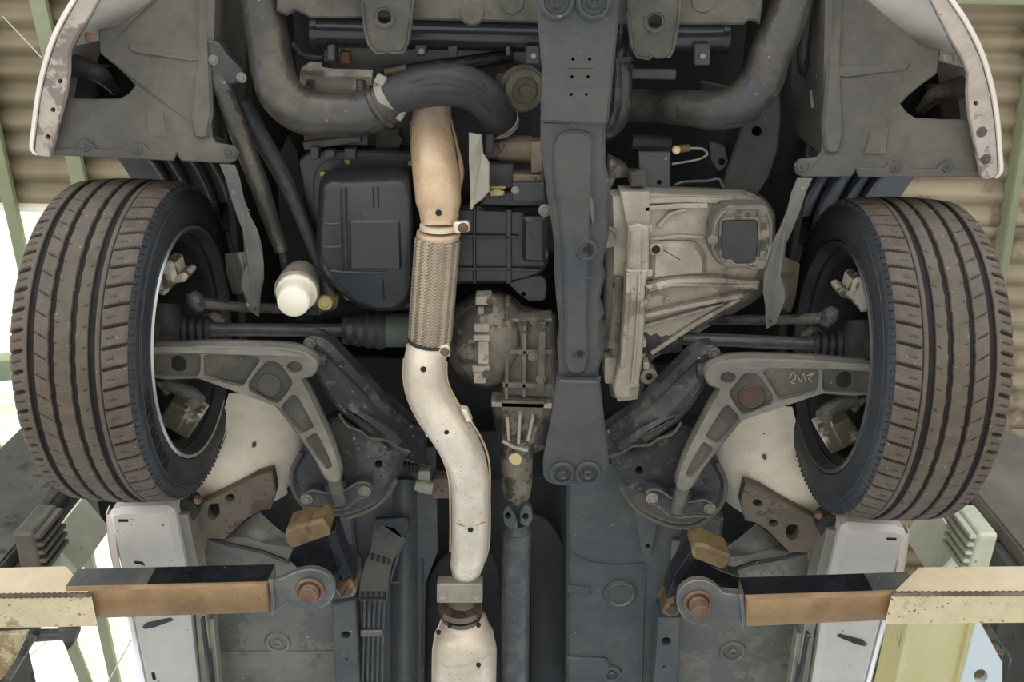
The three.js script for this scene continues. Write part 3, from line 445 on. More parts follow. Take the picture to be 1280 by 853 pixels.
// ---- front crossmember, its tabs and the dark tube behind
{
  const cm = part('front_crossmember', [slab([[348, -60], [345, 14], [358, 20], [368, 13], [378, 17], [388, 23], [450, 23], [560, 26], [668, 29], [775, 31], [930, 31], [936, 26], [944, 26], [950, 31], [962, -60]], 1.76, 0.05, { b: 0.004 })], M.arm, car, 'dusty dark front crossmember plate');
  const tabs = [[[[451, -40], [452, 4], [456, 38], [461, 57], [471, 67], [481, 67], [484, 70], [487, 67], [504, 66], [510, 52], [514, 20], [518, -8], [520, -40]], [480, 21, 9]], [[[783, -40], [785, 16], [790, 58], [797, 72], [811, 74], [815, 70], [819, 74], [836, 73], [842, 62], [848, 30], [853, -40]], [819, 27, 9]]];
  for (const [o, [hx, hy, hr]] of tabs) {
    const t = part('tow_tab', slab(rounded(o, 5, 3), 1.735, 0.012, { b: 0.003, holes: [circ(hx, hy, hr)] }), M.arm, car, 'rounded tie-down tab with a hole');
    part('hole_rim', ringAt(hx, hy, 1.735, 0.0205, 0.005), M.arm, t);
    each('tab_flange', [rib(o.slice(1, 6), 3, 1.729, 0.02), rib(o.slice(7, 12), 3, 1.729, 0.02)], M.arm, t);
  }
  for (const [x, y] of [[590, 15], [880, 0], [640, 2]]) part('pressed_boss', turned([[0, 0], [0.02, 0], [0.024, -0.004]], P(x, y, 1.757), DOWN, 24), M.arm, cm);
  const tb = part('radiator_tank', [tube([[392, 42, 1.86, 16], [560, 46, 1.86, 16], [700, 49, 1.86, 16], [908, 49, 1.86, 16]], { rad: 24, flat: 1.1 }), tube([[390, 42, 1.86, 18], [398, 42, 1.86, 18]], { rad: 24 }), tube([[902, 49, 1.86, 18], [910, 49, 1.86, 18]], { rad: 24 })], M.pan, car, 'black round tank rail behind the crossmember');
  for (const [x0, y0, x1, y1] of [[409, 56, 418, 76], [519, 57, 533, 70], [560, 58, 571, 72], [657, 58, 674, 80], [868, 55, 888, 82], [632, 58, 638, 70]]) part('mounting_lug', slab(rect(x0, y0, x1, y1, 3), 1.82, 0.03), M.beam, tb);
  for (const [x, y] of [[527, 64], [667, 70], [878, 70]]) part('lug_bolt', bolt(x, y, 1.82, 0.006, { washer: false }), M.zinc, tb);
}
// ---- long centre beam under the engine
{
  const h = 1.6;
  const beam = part('center_beam', slab([[676, 150, h + 0.02], [676, 190, h + 0.02], [680, 216, h + 0.02], [684, 245, h + 0.02], [690, 283, h + 0.02], [694, 312, h + 0.02], [693, 340, h + 0.02], [696, 380, h + 0.02], [700, 415, h + 0.02], [697, 438, h + 0.02], [699, 462, h + 0.02], [699, 490, h + 0.02],
    [748, 490, h + 0.02], [749, 462, h + 0.02], [755, 443, h + 0.02], [750, 424, h + 0.02], [751, 405, h + 0.02], [756, 392, h + 0.02], [750, 376, h + 0.02], [757, 345, h + 0.02], [754, 330, h + 0.02], [762, 292, h + 0.02], [760, 262, h + 0.02], [764, 235, h + 0.02], [757, 205, h + 0.02], [757, 150, h + 0.02]], h, 0.045, { b: 0.006 }), M.beam, car, 'long black painted centre beam');
  part('front_plate', slab([[666, -60], [671, 8], [674, 48], [678, 92], [676, 140], [677, 153], [757, 157], [761, 153], [766, 100], [772, 40], [779, -60]], h, 0.035, { b: 0.005, holes: [[716, 74], [737, 74], [715, 96], [735, 96], [714, 118], [733, 118]].map(([x, y]) => circ(x, y, 2.1, 10)) }), M.beam, beam, 'front end plate with six small holes');
  part('hole_backing', slab(rect(700, 60, 750, 132), h + 0.016, 0.003), M.dark, beam);
  for (const [x, y] of [[725, 85], [724, 107]]) part('pressed_step', slab(rect(x - 16, y - 1.5, x + 16, y + 1.5, 1), h - 0.0015, 0.004), M.beam, beam);
  part('raised_ridge', slab(smooth([[700, 168], [738, 168], [742, 215], [741, 260], [739, 300], [738, 340], [735, 400], [733, 466], [708, 466], [706, 400], [704, 340], [702, 300], [698, 260], [692, 215]], 3), h + 0.008, 0.03, { b: 0.006 }), M.beam, beam);
  part('foot_plate', slab(rounded([[697, 470], [701, 476], [748, 477], [749, 468], [756, 528], [762, 584], [757, 600], [744, 608], [690, 607], [679, 598], [679, 576], [688, 532], [694, 492]], 7, 4), h - 0.004, 0.02, { b: 0.004 }), M.beam, beam, 'flared rear foot plate');
  for (const [x, y, r] of [[733, 313, 0.02], [725, 443, 0.016]]) { part('hole_ring', ringAt(x, y, h + 0.008, r, 0.007), M.beam, beam); part('hole_shade_disc', turned([[0, 0], [0.0062, 0], [0.0075, -0.003]], P(x, y, h + 0.0068), DOWN, 20), M.dark, beam); }  // flat black disc inside each ring paints the dark of an open hole
  for (const [x, y, k] of [[703, 590, 1.15], [735, 590, 1.2], [696, 1, 1.35], [742, 2, 1.35]]) {
    const o = P(x, y, y > 100 ? h - 0.004 : h);
    const b = part('bush', turned([[0.0215 * k, -0.005], [0.0215 * k, 0.006], [0.019 * k, 0.009], [0.0155 * k, 0.009], [0.0145 * k, 0.004], [0.009 * k, 0.004], [0.0085 * k, 0.008], [0, 0.008]], o, DOWN, 32), M.beam, beam, 'round bush with a bolt');
    part('bush_bolt', turned([[0, 0.006], [0.0075 * k, 0.006], [0.0075 * k, 0.014], [0.006 * k, 0.016], [0.003 * k, 0.012], [0, 0.012]], o, DOWN, 12), M.sub, beam);
  }
  each('paint_scrape', [slab(smooth([[701, 238], [705, 245], [706, 258], [703, 264], [699, 258], [700, 246]], 2), h + 0.0165, 0.004, { b: 0 }), slab(smooth([[737, 245], [741, 250], [743, 270], [741, 280], [738, 264]], 2), h + 0.0073, 0.004, { b: 0 })], M.rust, beam, 'scrape down to rusty metal');
}
// ---- intercooler pipes and hoses
{
  const lp = part('intercooler_pipe', [tube([[320, -50, 1.80, 26], [327, 0, 1.80, 26.5], [335, 50, 1.79, 26.5], [341, 88, 1.78, 27], [352, 118, 1.77, 28], [378, 139, 1.77, 28], [415, 144, 1.77, 27], [450, 143, 1.77, 27], [478, 133, 1.77, 26], [492, 124, 1.77, 25]], { seg: 8, rad: 28 })], M.pipe, car, 'scuffed grey pipe on the left running to the hose clamp');
  part('pipe_seam', tube([[316, 60, 1.765, 0.8], [326, 115, 1.745, 0.8], [352, 150, 1.745, 0.8], [400, 167, 1.75, 0.8], [455, 165, 1.75, 0.8]], { seg: 6, rad: 6 }), M.pipe, lp);
  part('intercooler_pipe', [tube([[1000, -50, 1.80, 26], [990, 0, 1.80, 26], [978, 35, 1.79, 26.5], [962, 70, 1.78, 26], [952, 100, 1.78, 27], [930, 128, 1.78, 27], [897, 138, 1.79, 24], [862, 135, 1.82, 22], [830, 133, 1.87, 21], [790, 132, 1.93, 20], [740, 128, 2.0, 20]], { seg: 8, rad: 28 })], M.pipe, car, 'grey brown pipe on the right curving into the dark');
  const hs = part('intercooler_hose', tube([[486, 124, 1.77, 24], [508, 114, 1.76, 25], [532, 108, 1.76, 26], [560, 106, 1.76, 26], [585, 110, 1.77, 26], [605, 122, 1.78, 25], [618, 140, 1.80, 23], [622, 158, 1.84, 21]], { seg: 7, rad: 28 }), M.hose, car, 'thick black rubber hose arched over the exhaust');
  part('hose_clamp', turned([[0.037, -0.008], [0.0385, -0.008], [0.0385, 0.008], [0.037, 0.008]], P(487, 123, 1.77), P(508, 114, 1.76).sub(P(472, 137, 1.77)), 40), M.zinc, hs, 'bright band clamp');
  each('clamp_screw', [rbox(0.014, 0.012, 0.03, P(502, 141, 1.75), [0, 0.5, 0]), rbox(0.02, 0.012, 0.02, P(476, 100, 1.75), [0, 0.5, 0])], M.zinc, hs);
  part('pipe_bead', turned([[0.04, -0.006], [0.044, 0], [0.04, 0.006]], P(476, 133, 1.77), P(508, 114, 1.76).sub(P(472, 137, 1.77)), 36), M.pipe, lp);
  part('hose_clamp', turned([[0.036, -0.007], [0.038, -0.007], [0.038, 0.007], [0.036, 0.007]], P(624, 150, 1.83), P(622, 158, 1.84).sub(P(614, 132, 1.79)), 40), M.zinc, hs);
  for (let k = 0; k < 4; k++) part('hose_rib', tube([[492, 104 + k * 9, 1.728 + k * 0.004, 0.6], [530, 88 + k * 9, 1.722, 0.6], [562, 87 + k * 9, 1.722, 0.6], [600, 101 + k * 9, 1.735, 0.6], [616, 122 + k * 8, 1.755, 0.6]], { seg: 6, rad: 5 }), M.hose, hs);
  const vp = part('coolant_hose', tube([[783, 22, 1.84, 9], [781, 48, 1.82, 10], [778, 76, 1.80, 12], [778, 112, 1.79, 12.5], [775, 142, 1.79, 13], [764, 160, 1.80, 12], [748, 168, 1.83, 11]], { rad: 22 }), M.pan, car, 'black hose beside the centre beam');
  each('hose_collar', [tube([[778, 70, 1.80, 13.5], [778, 76, 1.80, 13.5]]), tube([[778, 80, 1.80, 13.5], [778, 85, 1.80, 13.5]])], M.hose, vp);
  part('hose_bracket', rbox(0.09, 0.02, 0.02, P(815, 92, 1.84)), M.beam, vp);
}
// ---- exhaust
{
  const ex = gpart('exhaust', car, 'pale tan and silver exhaust line');
  const dp = part('downpipe', tube([[543, 108, 1.92, 20], [541, 135, 1.86, 23.5], [540, 160, 1.83, 26], [543, 195, 1.79, 28], [546, 225, 1.76, 29.5], [548, 250, 1.74, 28.5], [549, 268, 1.73, 24.5], [549, 284, 1.72, 22]], { rad: 30 }), M.exhaustTan, ex, 'heat tinted tan downpipe');
  each('shield_edge', [tube([[514, 152, 1.82, 1.2], [515, 195, 1.78, 1.2], [519, 235, 1.75, 1.4], [525, 262, 1.73, 1.2]], { rad: 6 }), tube([[564, 150, 1.82, 1.5], [571, 180, 1.79, 2], [577, 215, 1.76, 3.5], [574, 240, 1.75, 2]], { rad: 8 })], M.rustRing, dp);
  part('flange_ring', tube([[549, 281, 1.715, 24.5], [549, 286, 1.715, 24.5]], { rad: 32 }), M.exhaust, ex);
  part('flange_ring', tube([[548, 290, 1.71, 27], [548, 294, 1.71, 27.5], [548, 298, 1.71, 26]], { rad: 32 }), M.exhaustTan, ex);
  const lug = part('flange_lug', slab(rounded([[566, 279], [586, 278], [587, 290], [568, 293]], 4, 3), 1.69, 0.014), M.exhaust, ex); part('lug_bolt', bolt(579, 285, 1.69, 0.0065), M.rustBolt, ex);
  // flexible section: a woven sleeve of crossing strands, raised by real geometry
  const a = P(547, 298, 1.71), b = P(537, 426, 1.70), ax = b.clone().sub(a), Lx = ax.length(), n1 = V(0, 1, 0).cross(ax).normalize(), n2 = n1.clone().cross(ax).normalize();
  const N = 168, K = 200, pos = [], idx = [], r0 = 27.2 * MPP(542, 360, 1.70);
  for (let i = 0; i <= K; i++) for (let j = 0; j <= N; j++) {
    const u = i / K * Lx, th = j / N * 6.283185, e = Math.min(1, Math.min(i, K - i) / 10);
    const band = Math.sin(th * 14), zig = Math.sin(u / 0.0064 * 6.283 + 2.6 * Math.asin(Math.sin(th * 14)));
    const r = r0 * (0.965 + 0.035 * e) + 0.0017 * zig * Math.abs(zig) ** 0.3 + 0.0003 * Math.abs(band);
    const q = a.clone().addScaledVector(ax, i / K).addScaledVector(n1, Math.cos(th) * r).addScaledVector(n2, Math.sin(th) * r); pos.push(q.x, q.y, q.z);
  }
  for (let i = 0; i < K; i++) for (let j = 0; j < N; j++) { const A = i * (N + 1) + j, B = A + 1, C = A + N + 1, D = C + 1; idx.push(A, B, C, B, D, C); }
  const g = new THREE.BufferGeometry(); g.setAttribute('position', new THREE.Float32BufferAttribute(pos, 3)); g.setIndex(idx); g.computeVertexNormals();
  part('flex_braid', g, M.braid, ex, 'woven steel flexible section');
  part('flange_ring', tube([[536.5, 424, 1.70, 27.5], [536, 428, 1.70, 26.5]], { rad: 32 }), M.rubber, ex);
  part('flange_ring', tube([[536, 429, 1.70, 25], [535, 438, 1.70, 26.5]], { rad: 32 }), M.exhaust, ex);
  part('flange_lug', slab(rounded([[546, 433], [561, 432], [563, 446], [549, 447]], 4, 3), 1.665, 0.016), M.exhaust, ex); part('lug_bolt', bolt(556, 440, 1.665, 0.006), M.rustBolt, ex);
  const sp = part('center_pipe', tube([[534, 434, 1.70, 26], [531, 455, 1.69, 26], [532, 478, 1.69, 26.5], [538, 498, 1.69, 27], [552, 522, 1.69, 27.5], [567, 545, 1.69, 27], [579, 568, 1.70, 26], [586, 592, 1.71, 24.5], [588, 622, 1.72, 23.5], [588, 655, 1.73, 23], [587, 685, 1.75, 22.5], [584, 704, 1.77, 21], [581, 720, 1.79, 16]], { rad: 30 }), M.exhaust, ex, 'pale S-shaped pipe with small holes');
  const off = (x, y, d) => [x + d, y];
  each('shield_edge', [tube([[505, 448, 1.70, 1.4], [505, 478, 1.69, 1.4], [511, 502, 1.69, 1.4], [524, 528, 1.69, 1.4], [541, 552, 1.69, 1.4], [554, 575, 1.70, 1.4], [561, 598, 1.71, 1.4], [563, 640, 1.73, 1.4], [563, 690, 1.76, 1.6]], { rad: 6 }), tube([[558, 452, 1.70, 1.4], [559, 475, 1.69, 1.4], [570, 500, 1.69, 1.4], [588, 526, 1.69, 1.4], [603, 551, 1.70, 1.4], [611, 576, 1.71, 1.4], [612, 620, 1.73, 1.4], [611, 680, 1.75, 1.6], [606, 702, 1.77, 1.6]], { rad: 6 })], M.exhaustTan, sp);
  for (const [x, y] of [[529, 463], [558, 541], [587, 601], [588, 664], [548, 267]]) { const o = P(x, y, 1.645 + (y > 590 ? 0.025 : 0) + (y < 300 ? 0.042 : 0)); part('drain_hole', turned([[0, 0.0], [0.0048, 0.0], [0.0062, -0.004]], o, DOWN, 14), M.dark, sp); }
  part('pipe_seam', tube([[570, 655, 1.692, 0.7], [580, 658, 1.688, 0.7], [592, 658, 1.688, 0.7], [606, 653, 1.695, 0.7]], { rad: 6 }), M.rustRing, sp);
  part('side_tab', slab([[576, 512], [584, 514], [590, 528], [583, 528]], 1.66, 0.02), M.exhaust, sp); part('side_tab', slab([[531, 540], [539, 542], [538, 548], [532, 546]], 1.67, 0.02), M.exhaust, sp);
  part('neck_pipe', tube([[581, 716, 1.80, 15], [578, 740, 1.80, 20], [577, 775, 1.79, 24]], { rad: 26 }), M.aluBrown, ex);
  const cp = part('clamp_plate', slab(rect(546, 731, 603, 755, 2), 1.74, 0.03, { b: 0.003 }), M.zinc, ex, 'rectangular clamp plate');
  each('plate_dimple', [turned([[0, 0.001], [0.007, 0.001], [0.010, 0.0035], [0.012, 0]], P(554, 744, 1.74), DOWN, 18), turned([[0, 0.001], [0.007, 0.001], [0.010, 0.0035], [0.012, 0]], P(595, 744, 1.74), DOWN, 18)], M.zinc, cp);
  each('clamp_ring', [tube([[576, 756, 1.78, 27], [576, 762, 1.78, 28]], { rad: 30 }), tube([[577, 766, 1.78, 26], [577, 772, 1.78, 24]], { rad: 30 })], M.aluBrown, ex);
  const cat = part('catalyst', tube([[577, 770, 1.79, 24], [579, 780, 1.79, 31], [580, 795, 1.785, 37.5], [580.5, 815, 1.785, 40.5], [580, 840, 1.785, 40.5], [580, 900, 1.785, 40], [580, 960, 1.785, 34]], { rad: 34 }), M.exhaust, ex, 'wide pale catalyst shell');
  each('shell_seam', [tube([[552, 775, 1.75, 1], [543, 800, 1.73, 1], [541, 850, 1.72, 1], [541, 930, 1.72, 1]], { rad: 6 }), tube([[545, 828, 1.713, 0.8], [565, 836, 1.70, 0.8], [600, 826, 1.70, 0.8], [619, 812, 1.73, 0.8]], { rad: 6 })], M.exhaustTan, cat);
  for (const [x, y] of [[562, 784], [598, 783], [548, 792], [598, 833]]) part('drain_hole', turned([[0, 0], [0.0048, 0], [0.006, -0.005]], P(x, y, y > 800 ? 1.694 : 1.725), DOWN, 12), M.dark, cat);
}
// ---- engine and gearbox castings
{
  const fl = part('engine_flange', slab(rounded([[374, 200], [380, 192], [398, 188], [524, 190], [530, 385], [492, 392], [456, 388], [428, 372], [404, 345], [386, 300], [378, 240]], 8, 3), 1.86, 0.06, { b: 0.004 }), M.pan, car, 'black flange round the oil pan');
  part('gasket_line', [tube([[392, 260, 1.858, 1.2], [392, 225, 1.858, 1.2], [399, 207, 1.858, 1.2], [420, 199, 1.858, 1.2], [520, 201, 1.858, 1.2]], { rad: 6 })], M.beam, fl);
  for (const [x, y, r] of [[404, 217, 0.007], [435, 201, 0.007], [513, 204, 0.006], [396, 300, 0.006]]) part('flange_bolt', bolt(x, y, 1.858, r, { washer: false }), M.brassy, fl);
  const low = [[408, 232], [418, 228], [430, 230], [470, 229], [500, 229], [508, 236], [513, 260], [515, 340], [510, 372], [492, 383], [468, 384], [446, 376], [428, 360], [408, 340], [401, 318], [401, 280], [404, 250]];
  const mid = [[402, 222], [414, 212], [430, 211], [470, 210], [508, 211], [516, 222], [520, 260], [521, 340], [515, 376], [494, 388], [466, 388], [444, 380], [424, 364], [402, 344], [396, 318], [396, 280], [398, 245]];
  const op = part('oil_pan', stack([[smooth(mid, 3), 1.86], [smooth(mid, 3), 1.79], [smooth(low.map(([x, y], i) => [x * 0.6 + mid[i][0] * 0.4, y * 0.6 + mid[i][1] * 0.4]), 3), 1.742], [smooth(low, 3), 1.73], [smooth(low.map(([x, y]) => [458 + (x - 458) * 0.96, 306 + (y - 306) * 0.97]), 3), 1.727]], { N: 90, crease: 0.9 }), M.pan, car, 'deep black glossy oil pan with pressed ribs');
  each('pressed_rib', [rib([[426, 234], [427, 290], [428, 340]], 2.5, 1.724, 0.008), rib([[432, 234], [433, 290], [434, 338]], 2.5, 1.724, 0.008), rib([[404, 280], [415, 281], [426, 280]], 3.5, 1.724, 0.008), rib([[403, 309], [415, 310], [427, 309]], 3.5, 1.724, 0.008), rib([[412, 339], [430, 341], [460, 342], [486, 342]], 3, 1.724, 0.008), rib([[466, 234], [467, 260]], 2, 1.724, 0.006), rib([[472, 234], [473, 260]], 2, 1.724, 0.006), rib([[478, 348], [480, 376]], 2, 1.724, 0.006)], M.pan, op);
  part('pan_step', slab(rounded([[436, 276], [500, 276], [502, 338], [437, 338]], 4, 3), 1.7225, 0.01, { b: 0.004 }), M.pan, op);

  const up2 = part('upper_pan', slab(rounded([[566, 258], [684, 262], [686, 330], [676, 345], [655, 352], [634, 356], [600, 356], [566, 357]], 6, 3), 1.80, 0.08, { b: 0.008 }), M.pan, car, 'black upper pan with a grid of ribs');
  each('grid_rib', [rib([[593, 261], [593, 355]], 4, 1.79, 0.02), rib([[636, 262], [636, 355]], 7, 1.79, 0.02), rib([[570, 296], [648, 297]], 4, 1.79, 0.02), rib([[570, 337], [676, 338]], 4, 1.79, 0.02)], M.pan, up2);
  part('raised_pad', slab(rounded([[653, 272], [682, 272], [682, 330], [653, 328]], 5, 3), 1.765, 0.05, { b: 0.007 }), M.pan, up2);
  part('mounting_ear', slab(rounded([[634, 354], [672, 344], [684, 352], [682, 376], [662, 378], [648, 368]], 5, 3), 1.80, 0.02, { holes: [circ(654, 368, 3.2)] }), M.pan, up2);
  part('oil_drain', bolt(676, 318, 1.78, 0.009), M.steel, up2);

  // brackets and starter above the ribbed pan
  part('heat_bracket', slab([[586, 166, 1.74], [602, 169, 1.74], [604, 192, 1.74], [612, 204, 1.73], [612, 240, 1.72], [603, 250, 1.72], [594, 256, 1.72], [590, 263, 1.72], [587, 262, 1.72], [588, 240, 1.72], [586, 200, 1.73]], 1.72, 0.006), M.zinc, car, 'pale folded sheet bracket beside the downpipe');
  const st = part('starter_motor', [tube([[624, 186, 1.84, 17], [664, 187, 1.84, 17]], { rad: 26 }), tube([[608, 186, 1.84, 13], [624, 186, 1.84, 14]], { rad: 20 })], M.aluBrown, car, 'brown round starter motor body');
  part('starter_strap', slab(rect(607, 168, 617, 192, 2), 1.79, 0.02), M.black, st);
  each('starter_bracket', [slab(rect(664, 178, 678, 217, 2), 1.78, 0.05), slab(rect(641, 219, 680, 228, 2), 1.78, 0.05)], M.aluBrown, st);
  const cb = part('cross_bracket', [slab(rect(604, 206, 642, 236, 3), 1.80, 0.06), slab([[606, 246], [642, 242], [680, 230], [682, 258], [640, 258], [600, 257]], 1.78, 0.05, { b: 0.004 }), slab(rect(640, 229, 680, 252, 2), 1.765, 0.03)], M.black, car);
  each('brass_fitting', [slab(rect(613, 234, 632, 237, 1), 1.76, 0.01), slab(rounded([[612, 239], [622, 237], [631, 240], [630, 245], [612, 246]], 2, 3), 1.755, 0.02)], M.brassy, cb);
  each('bracket_bolt', [bolt(644, 238, 1.765, 0.005), bolt(681, 263, 1.76, 0.008)], M.steel, cb);

  // throttle body and thermostat forms near the top
  const tv = part('thermostat_housing', [turned([[0.035, -0.09], [0.037, -0.01], [0.040, 0], [0.038, 0.006], [0.026, 0.009], [0.024, 0.004], [0.012, 0.004], [0.011, 0.008], [0, 0.008]], P(655, 112, 1.82), V(0.25, -1, -0.1), 32), slab(rounded([[620, 92], [640, 90], [640, 122], [622, 118]], 4, 3), 1.84, 0.06)], M.olive, car, 'olive round housing beside the black hose');
  part('housing_collar', turned([[0.036, -0.008], [0.045, -0.004], [0.045, 0.0], [0.036, 0.002]], P(653, 111, 1.83), V(0.25, -1, -0.1), 32), M.olive, tv);
  const ac = part('compressor', [slab(rounded([[376, 84], [384, 80], [466, 84], [472, 92], [470, 150], [378, 150]], 5, 3), 1.93, 0.12, { b: 0.012 }), tube([[380, 108, 1.93, 24], [468, 110, 1.93, 24]], { rad: 26 })], M.alu, car, 'pale brown cast compressor behind the left pipe');
  for (const [x, y] of [[388, 112], [451, 112]]) part('mounting_boss', tube([[x, 100, 1.87, 6], [x, 122, 1.87, 6]], { rad: 16 }), M.aluDirty, ac);
  part('plug_connector', [slab(rect(404, 62, 420, 78, 2), 1.86, 0.03), tube([[364, 55, 1.9, 4], [378, 70, 1.9, 4], [404, 74, 1.9, 4]])], M.rubber, ac); part('brown_plug', slab(rect(425, 64, 437, 80, 2), 1.88, 0.03), M.brown, ac);
  part('heater_pipe', tube([[475, 88, 1.86, 5], [505, 86, 1.86, 5.5], [540, 82, 1.86, 7], [600, 76, 1.88, 9], [640, 68, 1.9, 9]], { rad: 14 }), M.rubber, car);
  part('pipe_elbow', tube([[481, 90, 1.85, 4.2], [494, 88, 1.85, 4.2], [508, 84, 1.85, 4.2]], { rad: 12 }), M.aluBrown, car);
  part('engine_bracket', [slab(rect(380, 166, 460, 182, 3), 1.88, 0.03), slab([[378, 178], [450, 170], [452, 178], [380, 188]], 1.86, 0.02), slab(rect(388, 184, 398, 200, 2), 1.84, 0.03), slab(rect(405, 188, 418, 198, 2), 1.84, 0.02), slab(rect(430, 186, 445, 200), 1.85, 0.02)], M.beam, car);
  part('engine_mount', [slab(rect(470, 162, 500, 196, 4), 1.90, 0.1), turned([[0, 0], [0.012, 0], [0.012, 0.006], [0, 0.006]], P(496, 175, 1.89), DOWN, 6)], M.dark2, car);
}
// ---- gearbox at the right
{
  const gb = part('gearbox', stack([[[[760, 238], [800, 232], [932, 236], [956, 246], [970, 268], [970, 300], [962, 345], [955, 366], [942, 378], [880, 412], [816, 449], [800, 498], [764, 498], [752, 440], [756, 300]], 2.05], [[[760, 238], [800, 234], [930, 238], [952, 248], [966, 268], [966, 300], [957, 345], [950, 362], [936, 374], [876, 408], [814, 446], [798, 496], [768, 496], [757, 440], [761, 300]], 1.83], [[[766, 246], [802, 242], [926, 246], [944, 254], [957, 270], [956, 300], [947, 340], [940, 355], [925, 368], [868, 400], [808, 438], [794, 488], [774, 488], [766, 440], [768, 300]], 1.80]], { N: 120, crease: 0.5 }), M.alu, car, 'cast aluminium gearbox housing');
  each('housing_rib', [rib([[806, 262], [850, 258], [885, 258]], 6, 1.785, 0.03), rib([[812, 300], [850, 296], [880, 298]], 4, 1.79, 0.03), rib([[808, 364, 1.765], [840, 356, 1.765], [900, 355, 1.765], [950, 359, 1.775]], 11, 1.77, 0.05, { b: 0.006 }), rib([[806, 396], [860, 384], [930, 370]], 5, 1.775, 0.04), rib([[806, 408], [850, 396], [905, 381]], 3, 1.785, 0.03), rib([[808, 252], [860, 250], [926, 253]], 7, 1.79, 0.03), rib([[823, 284], [838, 268], [858, 262]], 5, 1.79, 0.03), rib([[814, 443], [870, 406], [925, 374]], 5, 1.79, 0.04)], M.alu, gb);
  part('housing_step', slab(rounded([[815, 302], [872, 304], [884, 322], [884, 346], [812, 352]], 6, 3), 1.785, 0.03, { b: 0.01 }), M.alu, gb);
  part('bolt_flange', [slab([[785, 284], [797, 280], [812, 284], [811, 338], [784, 340]], 1.76, 0.08, { b: 0.003 }), slab([[783, 338], [811, 338], [806, 360], [806, 400], [803, 448], [798, 486], [788, 486], [789, 498], [770, 498], [767, 488], [775, 450], [781, 380]], 1.75, 0.09, { b: 0.003 }), slab([[775, 240], [812, 240], [814, 282], [783, 282]], 1.785, 0.05)], M.alu, gb, 'bright bolted flange');
  each('flange_groove', [rib([[790, 288], [789, 336]], 3, 1.757, 0.01), rib([[804, 288], [803, 336]], 3, 1.757, 0.01), rib([[786, 342], [783, 400], [778, 460]], 6, 1.742, 0.02), rib([[800, 342], [796, 420], [790, 480]], 4, 1.744, 0.02)], M.alu, gb);
  for (const [x, y] of [[812, 286], [812, 342], [806, 379], [804, 430], [808, 458]]) part('flange_lug', slab(rect(x - 4, y - 4, x + 4, y + 5, 2), 1.77, 0.03), M.alu, gb);
  const lb = part('lifting_boss', slab(rounded([[812, 306], [830, 305], [830, 319], [813, 320]], 4, 3), 1.768, 0.03), M.alu, gb); part('boss_hole', turned([[0, 0], [0.0085, 0], [0.010, -0.006]], P(820, 312.5, 1.767), DOWN, 18), M.dark, lb);
  const cv = part('side_cover', slab(smooth([[890, 284], [894, 272], [906, 260], [920, 258], [945, 258], [957, 259], [964, 270], [967, 288], [964, 320], [955, 338], [930, 336], [912, 336], [894, 326], [888, 310]], 3), 1.735, 0.05, { b: 0.005 }), M.aluDirty, car === gb ? car : gb, 'grey cover with a dark sunken panel');
  part('cover_rim', sweep(toW(smooth([[893, 285], [897, 274], [907, 264], [921, 261], [945, 261], [955, 263], [961, 272], [964, 289], [960, 319], [952, 335], [930, 333], [913, 333], [897, 323], [891, 309]], 1), 1.733), Array(15).fill(0.0022), { closed: true, seg: 3, rad: 6 }), M.ridge, gb);
  part('cover_recess', slab(rounded([[903, 276], [946, 275], [948, 300], [944, 328], [922, 330], [902, 322]], 6, 3), 1.7335, 0.004, { b: 0.001 }), M.pan, gb, 'dark sunken panel');
  part('recess_frame', sweep(toW(rounded([[901, 274], [948, 273], [950, 300], [946, 330], [922, 332], [900, 324]], 5, 2), 1.733), Array(18).fill(0.0028), { closed: true, seg: 2, rad: 6 }), M.aluDirty, gb);
  for (const [x, y] of [[913, 263], [953, 264], [891, 300], [911, 330], [950, 331]]) part('cover_bolt', bolt(x, y, 1.733, 0.0065), M.ridge, gb);
  each('front_lug', [slab([[762, 198], [785, 210], [788, 222], [770, 224], [764, 236], [760, 236]], 1.84, 0.05), slab(rect(788, 217, 808, 234, 3), 1.80, 0.05)], M.aluDirty, gb);
  part('boss_ring', turned([[0, -0.004], [0.012, -0.004], [0.016, 0], [0.022, 0], [0.022, -0.02]], P(760, 297, 1.79), DOWN, 26), M.aluDirty, gb);
  part('dark_tube', tube([[774, 345, 1.80, 8], [771, 390, 1.79, 8], [767, 425, 1.79, 8.5]], { rad: 18 }), M.aluDirty, gb); part('tube_collar', tube([[768, 424, 1.79, 11], [767, 432, 1.79, 11]], { rad: 18 }), M.aluDirty, gb);
  each('lower_flange', [slab(rect(756, 448, 772, 480, 3), 1.79, 0.06), slab([[768, 482], [800, 482], [798, 500], [772, 503]], 1.78, 0.05), turned([[0.008, 0.004], [0.018, 0.004], [0.018, -0.03], [0.008, -0.03]], P(811, 470, 1.80), DOWN, 22)], M.alu, gb);
  const mp = part('mount_plate', slab([[798, 190], [838, 190], [838, 236], [800, 236]], 1.83, 0.012, { holes: [circ(824, 228, 3.2)] }), M.beam, car, 'square grey mount plate with a hole'); part('plate_rivet', bolt(832, 198, 1.83, 0.004, { washer: false }), M.ridge, mp);
  const sw = each('reversing_switch', [tube([[790, 178, 1.9, 10], [838, 180, 1.9, 10]], { rad: 18 }), tube([[841, 187, 1.85, 4.5], [862, 185, 1.85, 4.5]], { rad: 12 })], M.dark2, car); part('switch_tip', turned([[0, 0], [0.008, 0], [0.008, 0.006], [0.005, 0.01], [0, 0.01]], P(845, 187, 1.83), DOWN, 16), M.yellow, sw); part('switch_collar', tube([[848, 186, 1.85, 5.2], [862, 184.5, 1.85, 5]], { rad: 12 }), M.brown, sw);
